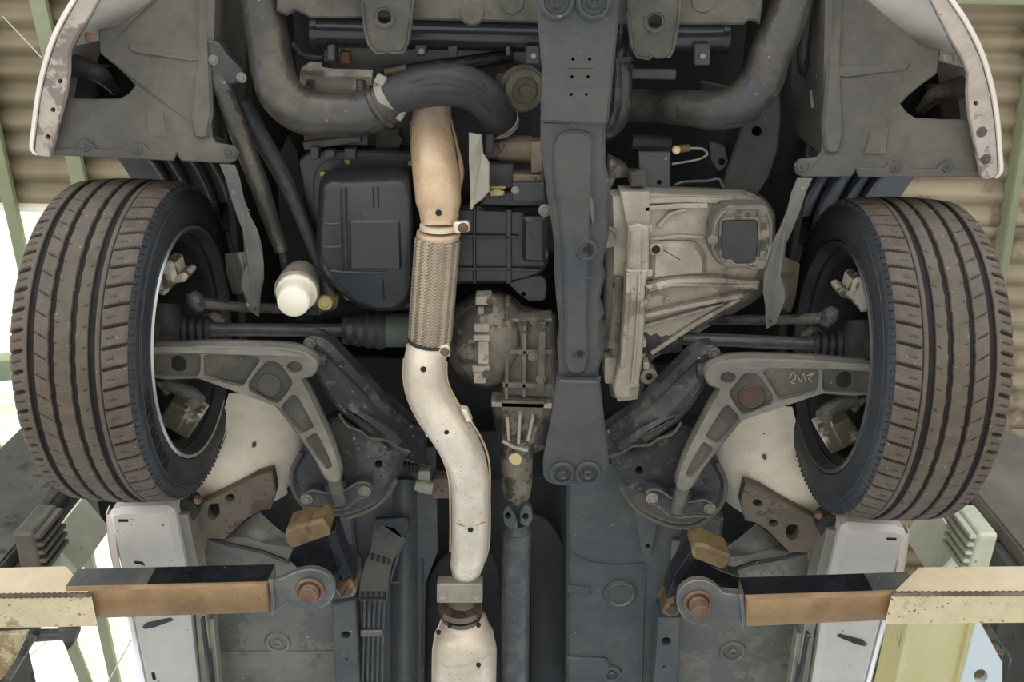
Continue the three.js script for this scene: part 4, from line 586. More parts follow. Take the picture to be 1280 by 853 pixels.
  part('switch_wire', tube([[862, 185, 1.85, 1.6], [878, 186, 1.85, 1.6], [884, 192, 1.85, 1.6], [876, 198, 1.85, 1.6], [840, 205, 1.85, 1.6]], { rad: 8 }), M.steel, sw);
  part('breather_hose', tube([[842, 232, 1.86, 2], [852, 228, 1.86, 2], [885, 226, 1.86, 2], [898, 224, 1.86, 2], [904, 234, 1.86, 2]], { rad: 8 }), M.shaft, car);
}
// ---- transfer case behind the engine, propeller shaft
{
  const tc = part('transfer_case', [stack([[circ(612, 424, 56, 40, 62), 1.95], [circ(610, 424, 52, 40, 58), 1.82], [circ(606, 426, 40, 40, 46), 1.77], [circ(604, 427, 22, 40, 28), 1.755]], { N: 60, crease: 1 })], M.aluDirty, car, 'oily cast transfer case');
  part('case_body', stack([[[[628, 376], [696, 392], [700, 500], [690, 510], [622, 506]], 1.95], [[[632, 392], [690, 396], [694, 496], [688, 502], [628, 498]], 1.80], [[[637, 398], [686, 400], [690, 490], [684, 496], [634, 492]], 1.785]], { N: 60 }), M.aluDirty, tc);
  each('case_rib', [rib([[634, 380], [633, 500]], 5, 1.765, 0.05), rib([[656, 400], [655, 497]], 5, 1.765, 0.05), rib([[632, 441], [690, 441]], 5, 1.765, 0.05), rib([[640, 401], [690, 401]], 4, 1.77, 0.05), rib([[628, 482], [690, 484]], 6, 1.765, 0.05), rib([[678, 404], [676, 490]], 9, 1.76, 0.06)], M.aluDirty, tc);
  each('split_flange', [slab(rect(594, 372, 614, 382, 2), 1.745, 0.04), slab(rect(597, 384, 605, 404), 1.76, 0.04), slab(rect(592, 406, 612, 416, 2), 1.745, 0.04), slab(rect(591, 420, 613, 427, 2), 1.74, 0.05), slab(rect(597, 428, 611, 456, 2), 1.74, 0.05), slab(rect(590, 458, 612, 466, 2), 1.745, 0.05), slab(rect(592, 466, 608, 480, 2), 1.75, 0.05)], M.alu, tc, 'bolted split line of the casting');
  for (const [x, y] of [[666, 446], [614, 376], [609, 468], [676, 474], [668, 402]]) part('case_bolt', bolt(x, y, 1.745, 0.0065), M.aluBrown, tc);
  part('output_cone', [stack([[[[612, 496], [694, 498], [690, 520], [684, 560], [670, 566], [630, 566], [618, 530]], 1.9], [[[616, 498], [690, 500], [684, 524], [674, 556], [664, 562], [636, 562], [624, 530]], 1.80], [[[626, 500], [682, 502], [674, 526], [666, 552], [640, 552], [632, 528]], 1.77]], { N: 60 }), tube([[648, 540, 1.80, 22], [646, 566, 1.80, 20.5], [646, 584, 1.80, 19.5]], { rad: 28 })], M.aluDirty, tc);
  each('cone_rib', [rib([[634, 522], [636, 552]], 4, 1.755, 0.04), rib([[650, 520], [648, 556]], 4, 1.75, 0.04), rib([[666, 522], [660, 552]], 4, 1.755, 0.04), rib([[614, 506], [690, 508]], 6, 1.77, 0.05), rib([[628, 552], [642, 560], [660, 564]], 4, 1.755, 0.03)], M.alu, tc);
  part('yellow_mark', slab(smooth([[636, 572], [644, 567], [652, 572], [650, 580], [645, 582], [638, 578]], 2), 1.752, 0.004, { b: 0 }), M.yellow, tc, 'dab of yellow paint');
  const ps = gpart('propeller_shaft', car, 'long round propeller shaft');
  part('slip_sleeve', tube([[646, 584, 1.80, 19.5], [646, 606, 1.80, 19], [646, 618, 1.80, 17], [646, 626, 1.80, 14]], { rad: 28 }), M.aluDirty, ps);
  part('joint_yoke', [slab(rounded([[628, 640], [634, 632], [644, 644], [648, 660], [640, 664], [630, 656]], 4, 3), 1.755, 0.02, { holes: [circ(635, 645, 4)] }), slab(rounded([[650, 640], [656, 632], [665, 636], [666, 650], [660, 660], [650, 656]], 4, 3), 1.755, 0.02, { holes: [circ(657, 646, 4)] }), tube([[646, 622, 1.80, 13], [646, 640, 1.80, 12]], { rad: 20 })], M.shaft, ps, 'universal joint yoke');
  part('joint_cross', [tube([[630, 645, 1.78, 4.5], [662, 646, 1.78, 4.5]], { rad: 12 }), tube([[646, 630, 1.80, 7], [646, 660, 1.80, 8]], { rad: 12 })], M.dark2, ps);
  part('shaft_tube', tube([[646, 652, 1.80, 15], [646, 664, 1.80, 18.2], [645, 700, 1.80, 18.2], [644, 780, 1.81, 18.2], [643, 860, 1.82, 18], [642, 960, 1.83, 18]], { rad: 30 }), M.shaft, ps, 'scuffed round shaft tube');
  part('weld_ring', tube([[646, 662, 1.80, 18.8], [646, 666, 1.80, 18.8]], { rad: 28 }), M.shaft, ps);
}
// ---- suspension, both sides (traced once, built on both)
const LEFTNESS = (s) => s < 0 ? 'left' : 'right';
for (const s of [1, -1]) {
  const o = { side: s };
  // subframe, traced at the right
  const sf = part('subframe', [slab([[893, 435, 1.70], [897, 446, 1.70], [893, 462, 1.70], [880, 490, 1.71], [864, 514, 1.72], [850, 530, 1.72], [815, 554, 1.73], [780, 580, 1.75], [758, 588, 1.78], [742, 590, 1.8], [742, 548, 1.8], [762, 538, 1.78], [800, 512, 1.74], [818, 492, 1.72], [838, 472, 1.71], [864, 446, 1.70], [880, 436, 1.70]], 1.70, 0.05, { b: 0.012, ...o })], M.sub, car, s > 0 ? 'dusty subframe arm with pale splashes at the right' : 'dark subframe arm at the left');
  part('subframe_dish', slab(smooth([[762, 574], [772, 592], [779, 612], [792, 634], [816, 650], [842, 659], [866, 659], [888, 647], [906, 624], [908, 600], [898, 580], [884, 560], [872, 544], [856, 536], [838, 544], [812, 558], [786, 568]], 2), 1.735, 0.05, { b: 0.014, holes: [circ(799, 588, 5, 14)], ...o }), M.sub, sf);
  part('dish_rim', sweep(toW([[776, 606], [784, 622], [800, 640], [822, 652], [846, 659], [868, 658], [888, 646], [904, 626], [907, 602], [896, 578]], 1.73, s), Array(10).fill(0.005), { seg: 4, rad: 8 }), M.arm, sf);
  part('dish_pocket', slab(smooth([[842, 540], [856, 538], [866, 545], [870, 560], [858, 582], [846, 602], [832, 606], [826, 590], [832, 566]], 3), 1.731, 0.006, { b: 0.003, ...o }), M.dark2, sf);
  part('weld_seam', sweep(toW([[760, 571], [776, 566], [790, 558], [812, 556], [824, 548], [840, 543], [852, 528]], 1.725, s), Array(7).fill(0.003), { seg: 8, rad: 6, wob: 0.4 }), M.arm, sf);
  part('pressed_ridge', slab(smooth([[772, 560], [790, 546], [812, 532], [836, 520], [850, 516], [846, 526], [822, 540], [796, 554], [778, 566]], 3), 1.716, 0.02, { b: 0.008, ...o }), M.sub, sf);
  part('bush_sleeve', [turned([[0, 0], [0.012, 0], [0.012, 0.008], [0.007, 0.008], [0.006, 0.014], [0, 0.014]], s < 0 ? mir(P(892, 440, 1.70)) : P(892, 440, 1.70), DOWN, 20)], M.arm, sf);
  part('slot_hole', slab(smooth([[848, 466], [852, 462], [854, 464], [850, 469]], 2), 1.699, 0.003, { b: 0, ...o }), M.dark, sf);
  part('pressed_boss', turned([[0, 0.003], [0.012, 0.003], [0.016, 0], [0.018, -0.003]], s < 0 ? mir(P(842, 582, 1.729)) : P(842, 582, 1.729), DOWN, 20), M.dark2, sf);
  // clamp over the rear bush of the control arm
  const cl = part('bush_clamp', slab(smooth([[806, 622], [808, 615], [816, 612], [826, 614], [838, 622], [852, 627], [866, 627], [880, 625], [891, 630], [893, 640], [886, 645], [868, 644], [848, 646], [834, 641], [824, 632], [812, 628]], 3), 1.69, 0.03, { b: 0.006, ...o }), M.sub, car, 'bent clamp over the rear bush');
  each('clamp_edge', [sweep(toW([[808, 615], [816, 612], [826, 614], [838, 622], [852, 627], [866, 627], [880, 625], [891, 630]], 1.688, s), Array(8).fill(0.003), { rad: 6, seg: 4 }), sweep(toW([[812, 629], [824, 633], [834, 642], [848, 647], [868, 645], [886, 646]], 1.688, s), Array(6).fill(0.003), { rad: 6, seg: 4 })], M.arm, cl);
  for (const [x, y] of [[815, 623], [887, 636]]) part('clamp_bolt', bolt(x, y, 1.69, 0.0085, o), M.ridge, cl);
  part('bush_ring', turned([[0.012, 0], [0.02, -0.004], [0.026, 0.004], [0.026, 0.02], [0.012, 0.02]], (s < 0 ? mir : (q) => q)(P(851, 612, 1.71)), V(0, -0.3, -1), 24), M.rubber, cl);

  // forged control arm, traced at the left (so mirrored for the right)
  const q = { side: -s }, h = 1.655, hh = (x) => h - 0.035 * Math.min(1, Math.max(0, (330 - x) / 160));
  const A = [[182, 437], [215, 434], [270, 432], [320, 433], [350, 434], [378, 439], [395, 450], [397, 462], [390, 472], [378, 476], [386, 492], [400, 522], [412, 548], [423, 580], [426, 600], [418, 606], [406, 600], [394, 578], [376, 552], [356, 524], [338, 504], [312, 490], [280, 480], [245, 475], [182, 473]];
  const pk = [rounded([[189, 445], [250, 444], [248, 470], [189, 470]], 5, 2), rounded([[255, 445], [318, 446], [325, 449], [310, 470], [303, 483], [280, 477], [256, 471]], 5, 2), rounded([[335, 451], [349, 454], [366, 478], [358, 491], [346, 505], [312, 488], [311, 480], [326, 460]], 5, 2), rounded([[350, 510], [367, 492], [374, 499], [393, 534], [377, 543], [362, 526]], 4, 2), rounded([[381, 549], [395, 540], [407, 562], [416, 584], [408, 587], [396, 572]], 4, 2), circ(368, 459, 9.5, 14, 7)];
  const z3 = (l) => l.map(([x, y]) => [x, y, hh(x)]);
  const grow = (l, d) => inset(l.map(([x, y]) => V(x, 0, y)), d).map((v) => [v.x, v.z]);
  const ca = part('control_arm', slab(z3(grow(smooth(A, 2), 1.2)), h, 0.026, { b: 0.003, holes: pk.map((l, i) => z3(grow(l, [-1.3, -1.3, -1, -0.4, -0.3, -0.5][i]))), ...q }), M.ridge, car, s > 0 ? 'forged right lower arm with an open brown hole' : 'forged left lower arm with a closed plug');
  part('arm_web', slab(z3(smooth(A, 2)).map(([x, y, z]) => [x, y, z + 0.010]), h, 0.03, { b: 0.004, ...q }), M.arm, ca, 'sunken dusty web');
  const mirq = (v) => q.side < 0 ? mir(v) : v;
  part('pocket_hole', turned([[0, 0], [0.015, 0], [0.017, -0.002]], mirq(P(222, 455, 1.6395)), DOWN, 22), M.dark, ca);
  if (s > 0) part('center_hole', turned([[0, 0.002], [0.0215, 0.002], [0.0235, 0.004], [0.026, 0.002], [0.027, -0.004]], mirq(P(337, 481, 1.660)), DOWN, 30), plain('brown hole rust', '#4f3d31', 0.8), ca, 'round rusty brown hole');
  else part('center_plug', turned([[0, 0.006], [0.0215, 0.006], [0.0235, 0.003], [0.024, -0.006]], mirq(P(337, 481, 1.660)), DOWN, 30), M.arm, ca, 'round grey plug');
  part('arm_bush', tube([[382, 452, 1.69, 12], [398, 451, 1.70, 11], [408, 452, 1.70, 10]], { rad: 20, ...q }), M.rubber, ca);
  part('rear_pin', tube([[416, 592, 1.67, 9], [421, 612, 1.68, 8.5], [425, 628, 1.69, 8]], { rad: 18, ...q }), M.arm, ca);
  if (s > 0) each('chalk_mark', [[[987, 473], [991, 466], [995, 472], [989, 478], [994, 480]], [[997, 469], [1001, 478], [1004, 467], [1007, 477]], [[1009, 470], [1013, 468], [1018, 466], [1011, 474], [1016, 477]]].map((l) => tube(l.map(([x, y]) => [x, y, 1.6445 - 0.0004 * (x - 987) * 0.5, 0.8]), { rad: 6, seg: 5 })), M.zinc, ca, 'white chalk scribble');
  // drive shaft
  const ds = gpart('drive_shaft', car, 'black drive shaft with ribbed boots');
  const ax = V(1, 0, 0), at = (x, dy = 0, dz = 0) => V(-(q.side) * x, EYE + HC + 0.03 + dy, WZ + dz);
  const A0 = mirq(P(196, 412, 1.79)), A1 = mirq(P(452, 413, 1.83)), dir = A1.clone().sub(A0).normalize(), len = A0.distanceTo(A1);
  const boot = (d0, n, r0, r1, L) => { const pr = []; for (let k = 0; k <= n; k++) { const f = k / n, r = r0 + (r1 - r0) * f; pr.push([r * 0.86, d0 + L * f]); if (k < n) pr.push([r, d0 + L * (f + 0.5 / n)]); } return [[0, d0], ...pr, [0, d0 + L]]; };
  part('outer_boot', turned(boot(0.02, 6, 0.038, 0.026, 0.09), A0, dir, 28, 0.35), M.rubber, ds);
  part('outer_joint', turned([[0, -0.05], [0.036, -0.05], [0.04, -0.03], [0.04, 0.02], [0, 0.02]], A0, dir, 28), M.aluDirty, ds);
  part('shaft_bar', turned([[0, 0.08], [0.015, 0.08], [0.017, 0.1], [0.014, 0.13], [0.014, len - 0.02], [0, len]], A0, dir, 22), M.shaft, ds);
  part('inner_boot', turned(boot(len - 0.04, 4, 0.032, 0.046, 0.09), A0, dir, 28, 0.35), M.rubber, ds);
  part('inner_joint', turned([[0, len + 0.05], [0.036, len + 0.05], [0.036, len + 0.14], [0.03, len + 0.15], [0.03, len + 0.2], [0, len + 0.2]], A0, dir, 28), M.green, ds, 'green tinted inner joint');
  // knuckle, tie rod and other castings that show inside the wheel
  const kn = part('knuckle', [tube([[178, 455, 1.66, 16], [196, 448, 1.68, 15], [206, 430, 1.75, 18]], { rad: 18, ...q }), tube([[206, 380, 1.80, 22], [204, 410, 1.78, 26], [204, 440, 1.78, 24]], { rad: 20, ...q })], M.dark2, car);
  part('tie_rod', [tube([[244, 378, 1.78, 9], [262, 380, 1.79, 7], [300, 384, 1.82, 6.5], [345, 386, 1.86, 6.5], [400, 388, 1.90, 6.5]], { rad: 14, ...q }), tube([[238, 366, 1.77, 7], [243, 374, 1.77, 11], [250, 384, 1.78, 9]], { rad: 14, ...q })], M.sub, car);
  part('ball_joint', [tube([[205, 478, 1.66, 9], [222, 484, 1.66, 10], [240, 495, 1.65, 11], [248, 503, 1.64, 10.5]], { rad: 18, ...q }), turned([[0, 0], [0.012, 0], [0.01, 0.005], [0, 0.006]], mirq(P(242, 503, 1.625)), DOWN, 8)], M.arm, kn);
  part('anti_roll_link', tube([[252, 400, 1.84, 6], [268, 398, 1.84, 8], [280, 404, 1.84, 6]], { rad: 14, ...q }), M.aluDirty, kn);
}
// ---- inner engine bay rods, oil filter, brackets at the left
{
  part('stay_rod', [tube([[272, 92, 1.76, 10], [279, 112, 1.76, 12], [300, 168, 1.77, 12.5], [325, 235, 1.78, 12], [345, 295, 1.8, 9.5], [352, 314, 1.8, 8.5]], { rad: 20 }), tube([[352, 312, 1.8, 5], [357, 340, 1.82, 4.5]], { rad: 12 })], M.pipe, car, 'grey stay rod with a thin end');
  part('stay_rod', [tube([[302, 126, 1.82, 12], [318, 158, 1.82, 12], [348, 210, 1.83, 11], [380, 280, 1.83, 9], [398, 330, 1.83, 7], [412, 368, 1.82, 9]], { rad: 20 })], M.black, car, 'thin dark stay rod');
  const rb = part('rod_bracket', slab(rounded([[258, 50], [272, 52], [284, 70], [302, 88], [306, 100], [286, 108], [264, 98]], 4, 3), 1.75, 0.03, { b: 0.004 }), M.black, car);
  for (const [x, y] of [[267, 75], [302, 97]]) part('bracket_bolt', bolt(x, y, 1.75, 0.006), M.steel, rb);
  const of = part('oil_filter', (() => { const a = P(371, 365, 1.755), b = P(366, 379, 1.70), d = b.clone().sub(a), L = d.length(); return [turned([[0, 0], [0.0395, 0], [0.041, 0.004], [0.035, 0.010], [0.0325, 0.016], [0.0325, L - 0.012], [0.0305, L - 0.003], [0.027, L], [0, L + 0.001]], a, d, 40, 0.8)]; })(), M.filter, car, 'round white oil filter');
  part('filter_seat', (() => { const a = P(371.5, 362, 1.76), b = P(366, 379, 1.70); return [turned([[0, -0.06], [0.036, -0.06], [0.043, -0.01], [0.0445, 0.008], [0.042, 0.012], [0.0395, 0.010], [0.039, 0]], a, b.sub(a), 36)]; })(), M.zinc, of);
  const pl = part('drain_plug', turned([[0, -0.03], [0.016, -0.03], [0.016, 0], [0.013, 0.005], [0.010, 0.005], [0.009, 0.0], [0, 0]], P(406, 379, 1.80), DOWN, 24), M.yellow, car, 'small yellow ring plug beside the filter');
  part('plug_socket', [slab(rounded([[390, 366], [412, 362], [424, 372], [420, 388], [398, 392], [390, 384]], 5, 3), 1.84, 0.05), slab(rounded([[428, 364], [440, 366], [440, 376], [430, 376]], 3, 3), 1.82, 0.03)], M.aluDirty, pl);
  part('folded_bracket', [sheet([[[281, 318, 1.80], [298, 316, 1.76], [324, 313, 1.80]], [[284, 344, 1.82], [304, 338, 1.76], [326, 334, 1.80]], [[291, 368, 1.82], [302, 366, 1.77], [305, 356, 1.79]]], { th: 0.003 })], M.steel, car, 'shiny folded steel bracket');
  part('folded_bracket', [sheet([[[960, 330, 1.82], [978, 322, 1.80], [1000, 330, 1.82]], [[964, 360, 1.82], [980, 362, 1.80], [994, 372, 1.82]], [[970, 388, 1.84], [978, 386, 1.82], [988, 392, 1.84]]], { th: 0.003 })], M.rust, car, 'brown folded bracket');
  each('harness_hose', [tube([[1012, 10, 1.86, 9], [1006, 45, 1.86, 9], [1004, 75, 1.86, 8], [1006, 90, 1.88, 7]], { rad: 16 }), tube([[1022, 20, 1.84, 8], [1022, 55, 1.84, 8], [1026, 80, 1.84, 7]], { rad: 16 })], M.rubber, car);
  part('harness_clip', [slab(rounded([[1020, 92], [1032, 90], [1034, 112], [1022, 108]], 2, 2), 1.80, 0.006), tube([[1014, 112, 1.82, 3], [1016, 134, 1.82, 3]], { rad: 8 })], M.steel, car);
  part('chassis_rail', [slab(rounded([[900, 240], [930, 150], [946, 132], [976, 108], [978, 150], [972, 190], [962, 222], [944, 250]], 6, 3), 1.88, 0.1, { b: 0.004, holes: [circ(946, 164, 6.5)] })], M.black, car, 'dark rail with a round hole');
  each('rail_bracket', [slab(rounded([[886, 176], [906, 182], [912, 206], [898, 216], [888, 200]], 4, 3), 1.90, 0.02, { holes: [circ(902, 202, 4.5)] }), slab([[876, 104], [880, 102], [920, 110], [922, 116], [876, 116]], 1.9, 0.02)], M.black, car);
  part('left_rail', slab([[360, 170], [372, 190], [400, 360], [392, 400], [372, 402], [352, 330], [345, 200]], 2.0, 0.1), M.dark2, car).name = 'chassis_rail_001';
}
// ---- wheels
const LET0 = 0.56, LETD = 0.087;
const treadMat = grime('dust brown tread rubber', '#50473d', '#5e5348', { share: 0.5, soft: 0.5, spots: 500, spotColor: '#938671', spotSize: 1.4, rough: 0.85, seed: 71, metres: 0.4, bump: 0.0005 });
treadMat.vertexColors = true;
const wallMat = grime('black sidewall rubber', '#25282c', '#303234', { share: 0.45, soft: 0.5, spots: 60, spotColor: '#6d675c', spotSize: 1.2, rough: 0.62, seed: 72, bump: 0.0003 });
const font = await new FontLoader().loadAsync('fonts/droid/droid_sans_bold.typeface.json');
function wheel(s) {
  const w = gpart('wheel', car, s < 0 ? 'left front wheel with lettering on the dusty tyre' : 'right front wheel with brown treaded tyre');
  const C = V(s * WX, EYE + HC, WZ), X = V(-s, 0, 0); // X points inboard
  // tread: i goes round, j goes across; a > 0 is inboard
  const NT = 56, PER = 22, NA = NT * PER, half = 0.112, inner = 0.099;
  const GROOVES = [[0.041, 0.0108, 0.0078], [0.010, 0.0092, 0.0078], [-0.027, 0.0092, 0.0078], [-0.063, 0.0112, 0.0078], [0.0555, 0.0024, 0.003]];
  const marks = [-half, inner]; for (const [c, wd] of GROOVES) marks.push(c - wd / 2 - 0.0012, c - wd / 2 - 0.0002, c - wd / 2 + 0.0008, c, c + wd / 2 - 0.0008, c + wd / 2 + 0.0002, c + wd / 2 + 0.0012);
  marks.sort((x, y) => x - y); const sa = []; marks.forEach((m, i) => { sa.push(m); const n = marks[i + 1]; if (n !== undefined) { const k = Math.ceil((n - m) / 0.0024); for (let j = 1; j < k; j++) sa.push(m + (n - m) * j / k); } });
  const crown = (a) => WR - 0.0045 * (a / 0.08) ** 2 - 0.02 * Math.max(0, (Math.abs(a) - 0.091) / 0.019) ** 2;
  const box = (x, w, e) => { const d = Math.abs(x) - w / 2; return d <= -e ? 1 : d >= e ? 0 : 0.5 - d / e / 2; };
  const R = rng(77 + s);
  const jit = Array.from({ length: NT }, () => (R() - 0.5) * 0.12);
  const depth = (a, u) => { // u in pitches round the wheel
    let d = 0;
    for (const [c, wd, dp] of GROOVES) d = Math.max(d, dp * box(a - c - (c === 0.010 || c === -0.027 ? 0.0006 * Math.sin(u * 6.283) : 0), wd, 0.0007));
    const pl = 2 * Math.PI * WR / NT, lat = (off, a0, a1, wd, dp, bend) => { if (a < Math.min(a0, a1) || a > Math.max(a0, a1)) return 0; let f = u - off - bend * (a - a0); f -= Math.round(f); const ends = Math.min(1, Math.min(Math.abs(a - a0), Math.abs(a - a1)) / 0.0025); return dp * box(f * pl, wd * (0.4 + 0.6 * ends), 0.0016) * (0.3 + 0.7 * ends); };
    d = Math.max(d, lat(0.2, 0.0565, 0.108, 0.0044, 0.006, 7), lat(0.7, 0.064, 0.080, 0.0026, 0.003, 7));
    d = Math.max(d, lat(0.1, -0.076, -0.118, 0.0062, 0.006, 8), lat(0.6, -0.078, -0.098, 0.003, 0.0035, 8));
    d = Math.max(d, lat(0.35, 0.035, 0.024, 0.0026, 0.0035, 18));
    d = Math.max(d, lat(0.5, -0.0215, -0.013, 0.0022, 0.003, -14));
    d = Math.max(d, lat(0.0, -0.057, -0.034, 0.003, 0.0035, -16), 0.0025 * box(a + 0.0435, 0.0016, 0.001) * (((u * 2) % 1) < 0.55 ? 1 : 0));
    return d;
  };
  const pos = [], col = [], uv = [], idx = [];
  for (let i = 0; i <= NA; i++) {
    const u = i / PER, th = i / NA * 6.283185, k = Math.floor(u) % NT;
    for (const a of sa) {
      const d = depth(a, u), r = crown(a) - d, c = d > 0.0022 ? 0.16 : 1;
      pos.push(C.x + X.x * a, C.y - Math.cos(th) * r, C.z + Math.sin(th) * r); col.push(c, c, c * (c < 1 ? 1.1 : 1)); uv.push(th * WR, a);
    }
  }
  const J = sa.length; for (let i = 0; i < NA; i++) for (let j = 0; j + 1 < J; j++) { const a = i * J + j, b = a + 1, c = a + J, d = c + 1; s < 0 ? idx.push(a, b, c, b, d, c) : idx.push(a, c, b, b, c, d); }
  const g = new THREE.BufferGeometry(); g.setAttribute('position', new THREE.Float32BufferAttribute(pos, 3)); g.setAttribute('color', new THREE.Float32BufferAttribute(col, 3)); g.setAttribute('uv', new THREE.Float32BufferAttribute(uv, 2)); g.setIndex(idx); g.computeVertexNormals(); g.translate(-BASE.x, -BASE.y, -BASE.z);
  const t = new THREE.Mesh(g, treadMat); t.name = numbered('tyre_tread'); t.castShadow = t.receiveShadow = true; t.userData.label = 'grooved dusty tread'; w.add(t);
  // carcass: both sidewalls with moulded rings
  const rs = crown(inner), ro = crown(half), bead = [[0.252, 0.112], [0.2425, 0.108], [0.2415, 0.1095], [0.2385, 0.1095], [0.237, 0.105], [0.228, 0.096], [0.218, 0.09]];
  const prof = [[rs - 0.001, 0.0975], [rs - 0.005, 0.1015], [rs - 0.011, 0.1045], [rs - 0.012, 0.1056], [rs - 0.018, 0.1075], [rs - 0.024, 0.1095], [rs - 0.0245, 0.1107], [rs - 0.0265, 0.1107], [rs - 0.027, 0.110], [0.275, 0.1125], [0.262, 0.1130], ...bead];
  const outer = [[ro - 0.002, 0.110], [ro - 0.008, 0.1125], [ro - 0.02, 0.1145], [0.262, 0.1135], ...bead];
  const full = [...prof, ...outer.map(([r, a]) => [r, -a]).reverse()];
  part('sidewall', turned(full.map(([r, a]) => [r, a]), C, X, 120, 0.7), wallMat, w, 'black rubber sidewall');
  // shoulder ticks moulded below the tread edge
  const tick = []; for (let k = 0; k < 128; k++) { const th = k / 128 * 6.283185, q = C.clone().add(V(X.x * 0.1025, -Math.cos(th) * (rs - 0.009), Math.sin(th) * (rs - 0.009))); tick.push(rbox(0.004, 0.016, 0.0035, q, [-th, 0, 0], 0.001, 1)); }
  part('shoulder_ribs', tick, wallMat, w).userData.kind = 'stuff';
  // rim
  const rp = [[0.229, 0.098], [0.2345, 0.102], [0.236, 0.1085], [0.2335, 0.1125], [0.2285, 0.111], [0.222, 0.098], [0.217, 0.080], [0.207, 0.070], [0.204, 0.03], [0.198, 0.0], [0.196, -0.05], [0.206, -0.08], [0.216, -0.095], [0.228, -0.098]];
  part('rim_barrel', turned(rp.slice(4), C, X, 96, 0.6), M.rim, w, 'dusty dark rim barrel');
  part('rim_flange', turned(rp.slice(0, 5), C, X, 96, 0.6), s < 0 ? M.rimEdge : M.rim, w, s < 0 ? 'bright bare metal rim edge' : undefined);
  const disc = [turned([[0, -0.045], [0.07, -0.05], [0.09, -0.07], [0.2, -0.075], [0.2, -0.085], [0, -0.07]], C, X, 60)];
  part('wheel_disc', disc, M.dark2, w);
  part('brake_disc', turned([[0.06, -0.03], [0.142, -0.03], [0.142, -0.036], [0.144, -0.036], [0.144, -0.046], [0.142, -0.046], [0.142, -0.054], [0.06, -0.054]], C, X, 72), M.disc, w, 'worn brake disc');
  part('brake_shield', turned([[0.05, 0.0], [0.13, -0.004], [0.15, -0.012], [0.152, -0.024], [0.149, -0.024], [0.147, -0.014], [0.05, -0.004]], C, X, 60), M.dark2, w);
  part('wheel_hub', turned([[0, 0.05], [0.045, 0.05], [0.052, 0.03], [0.052, -0.06], [0, -0.06]], C, X, 36), M.dark2, w);
  // caliper: two castings, the lower one bright and dusty (traced at the right)
  const cal = (pts, h, th) => slab(rounded(pts, 3, 3), h, th, { b: 0.004, side: s });
  part('brake_caliper', cal([[1040, 534], [1063, 523], [1079, 549], [1054, 563]], 1.68, 0.05), M.caliper, w, 'pale dusty caliper');
  part('caliper_bracket', cal([[1022, 539], [1041, 530], [1056, 562], [1040, 570]], 1.69, 0.05), M.caliper, w);
  part('caliper_bolt', [tube([[1088, 497, 1.70, 4], [1076, 503, 1.70, 4], [1068, 512, 1.71, 5]], { rad: 12, side: s })], M.steel, w);
  part('steering_arm', slab(smooth([[1089, 388], [1078, 392], [1072, 384], [1066, 376], [1054, 374], [1050, 366], [1056, 362], [1064, 366], [1068, 352], [1078, 348], [1088, 360]], 2), 1.76, 0.06, { b: 0.008, side: s }), M.caliper, w, 'pale cast steering arm');
  if (s < 0) { // raised lettering on the inner sidewall, read upwards
    const letters = 'YOKOHAMA', r0 = 0.2655, out = [];
    [...letters].forEach((ch, i) => {
      const tg = new TextGeometry(ch, { font, size: 0.0205, depth: 0.0036, curveSegments: 5, bevelEnabled: false }); tg.computeBoundingBox(); const bb = tg.boundingBox; tg.translate(-(bb.max.x + bb.min.x) / 2, 0, 0);
      const ph = LET0 - i * LETD; // from straight down towards the rear
      const outw = V(0, -Math.cos(ph), -Math.sin(ph)), fwd = V(0, -Math.sin(ph), Math.cos(ph));
      const m = new THREE.Matrix4().makeBasis(fwd, outw, V(1, 0, 0)); m.setPosition(C.x + 0.1118, C.y + outw.y * r0, C.z + outw.z * r0); tg.applyMatrix4(m); out.push(tg);
    });
    part('lettering', out, plain('lettering rubber', '#0c0d0e', 0.8), w, 'raised lettering YOKOHAMA');
    part('arrow_mark', [slab([[0, 0], [1, 0], [1, 1]].map(([a, b]) => [212 + a * 8, 566 + b * 6]), 1.5, 0.001, { b: 0 })].slice(1).concat(turned([[0.2905, 0.1130], [0.2915, 0.1140], [0.2925, 0.1130]], C, X, 100)), wallMat, w);
  }
}

wheel(-1); wheel(1);
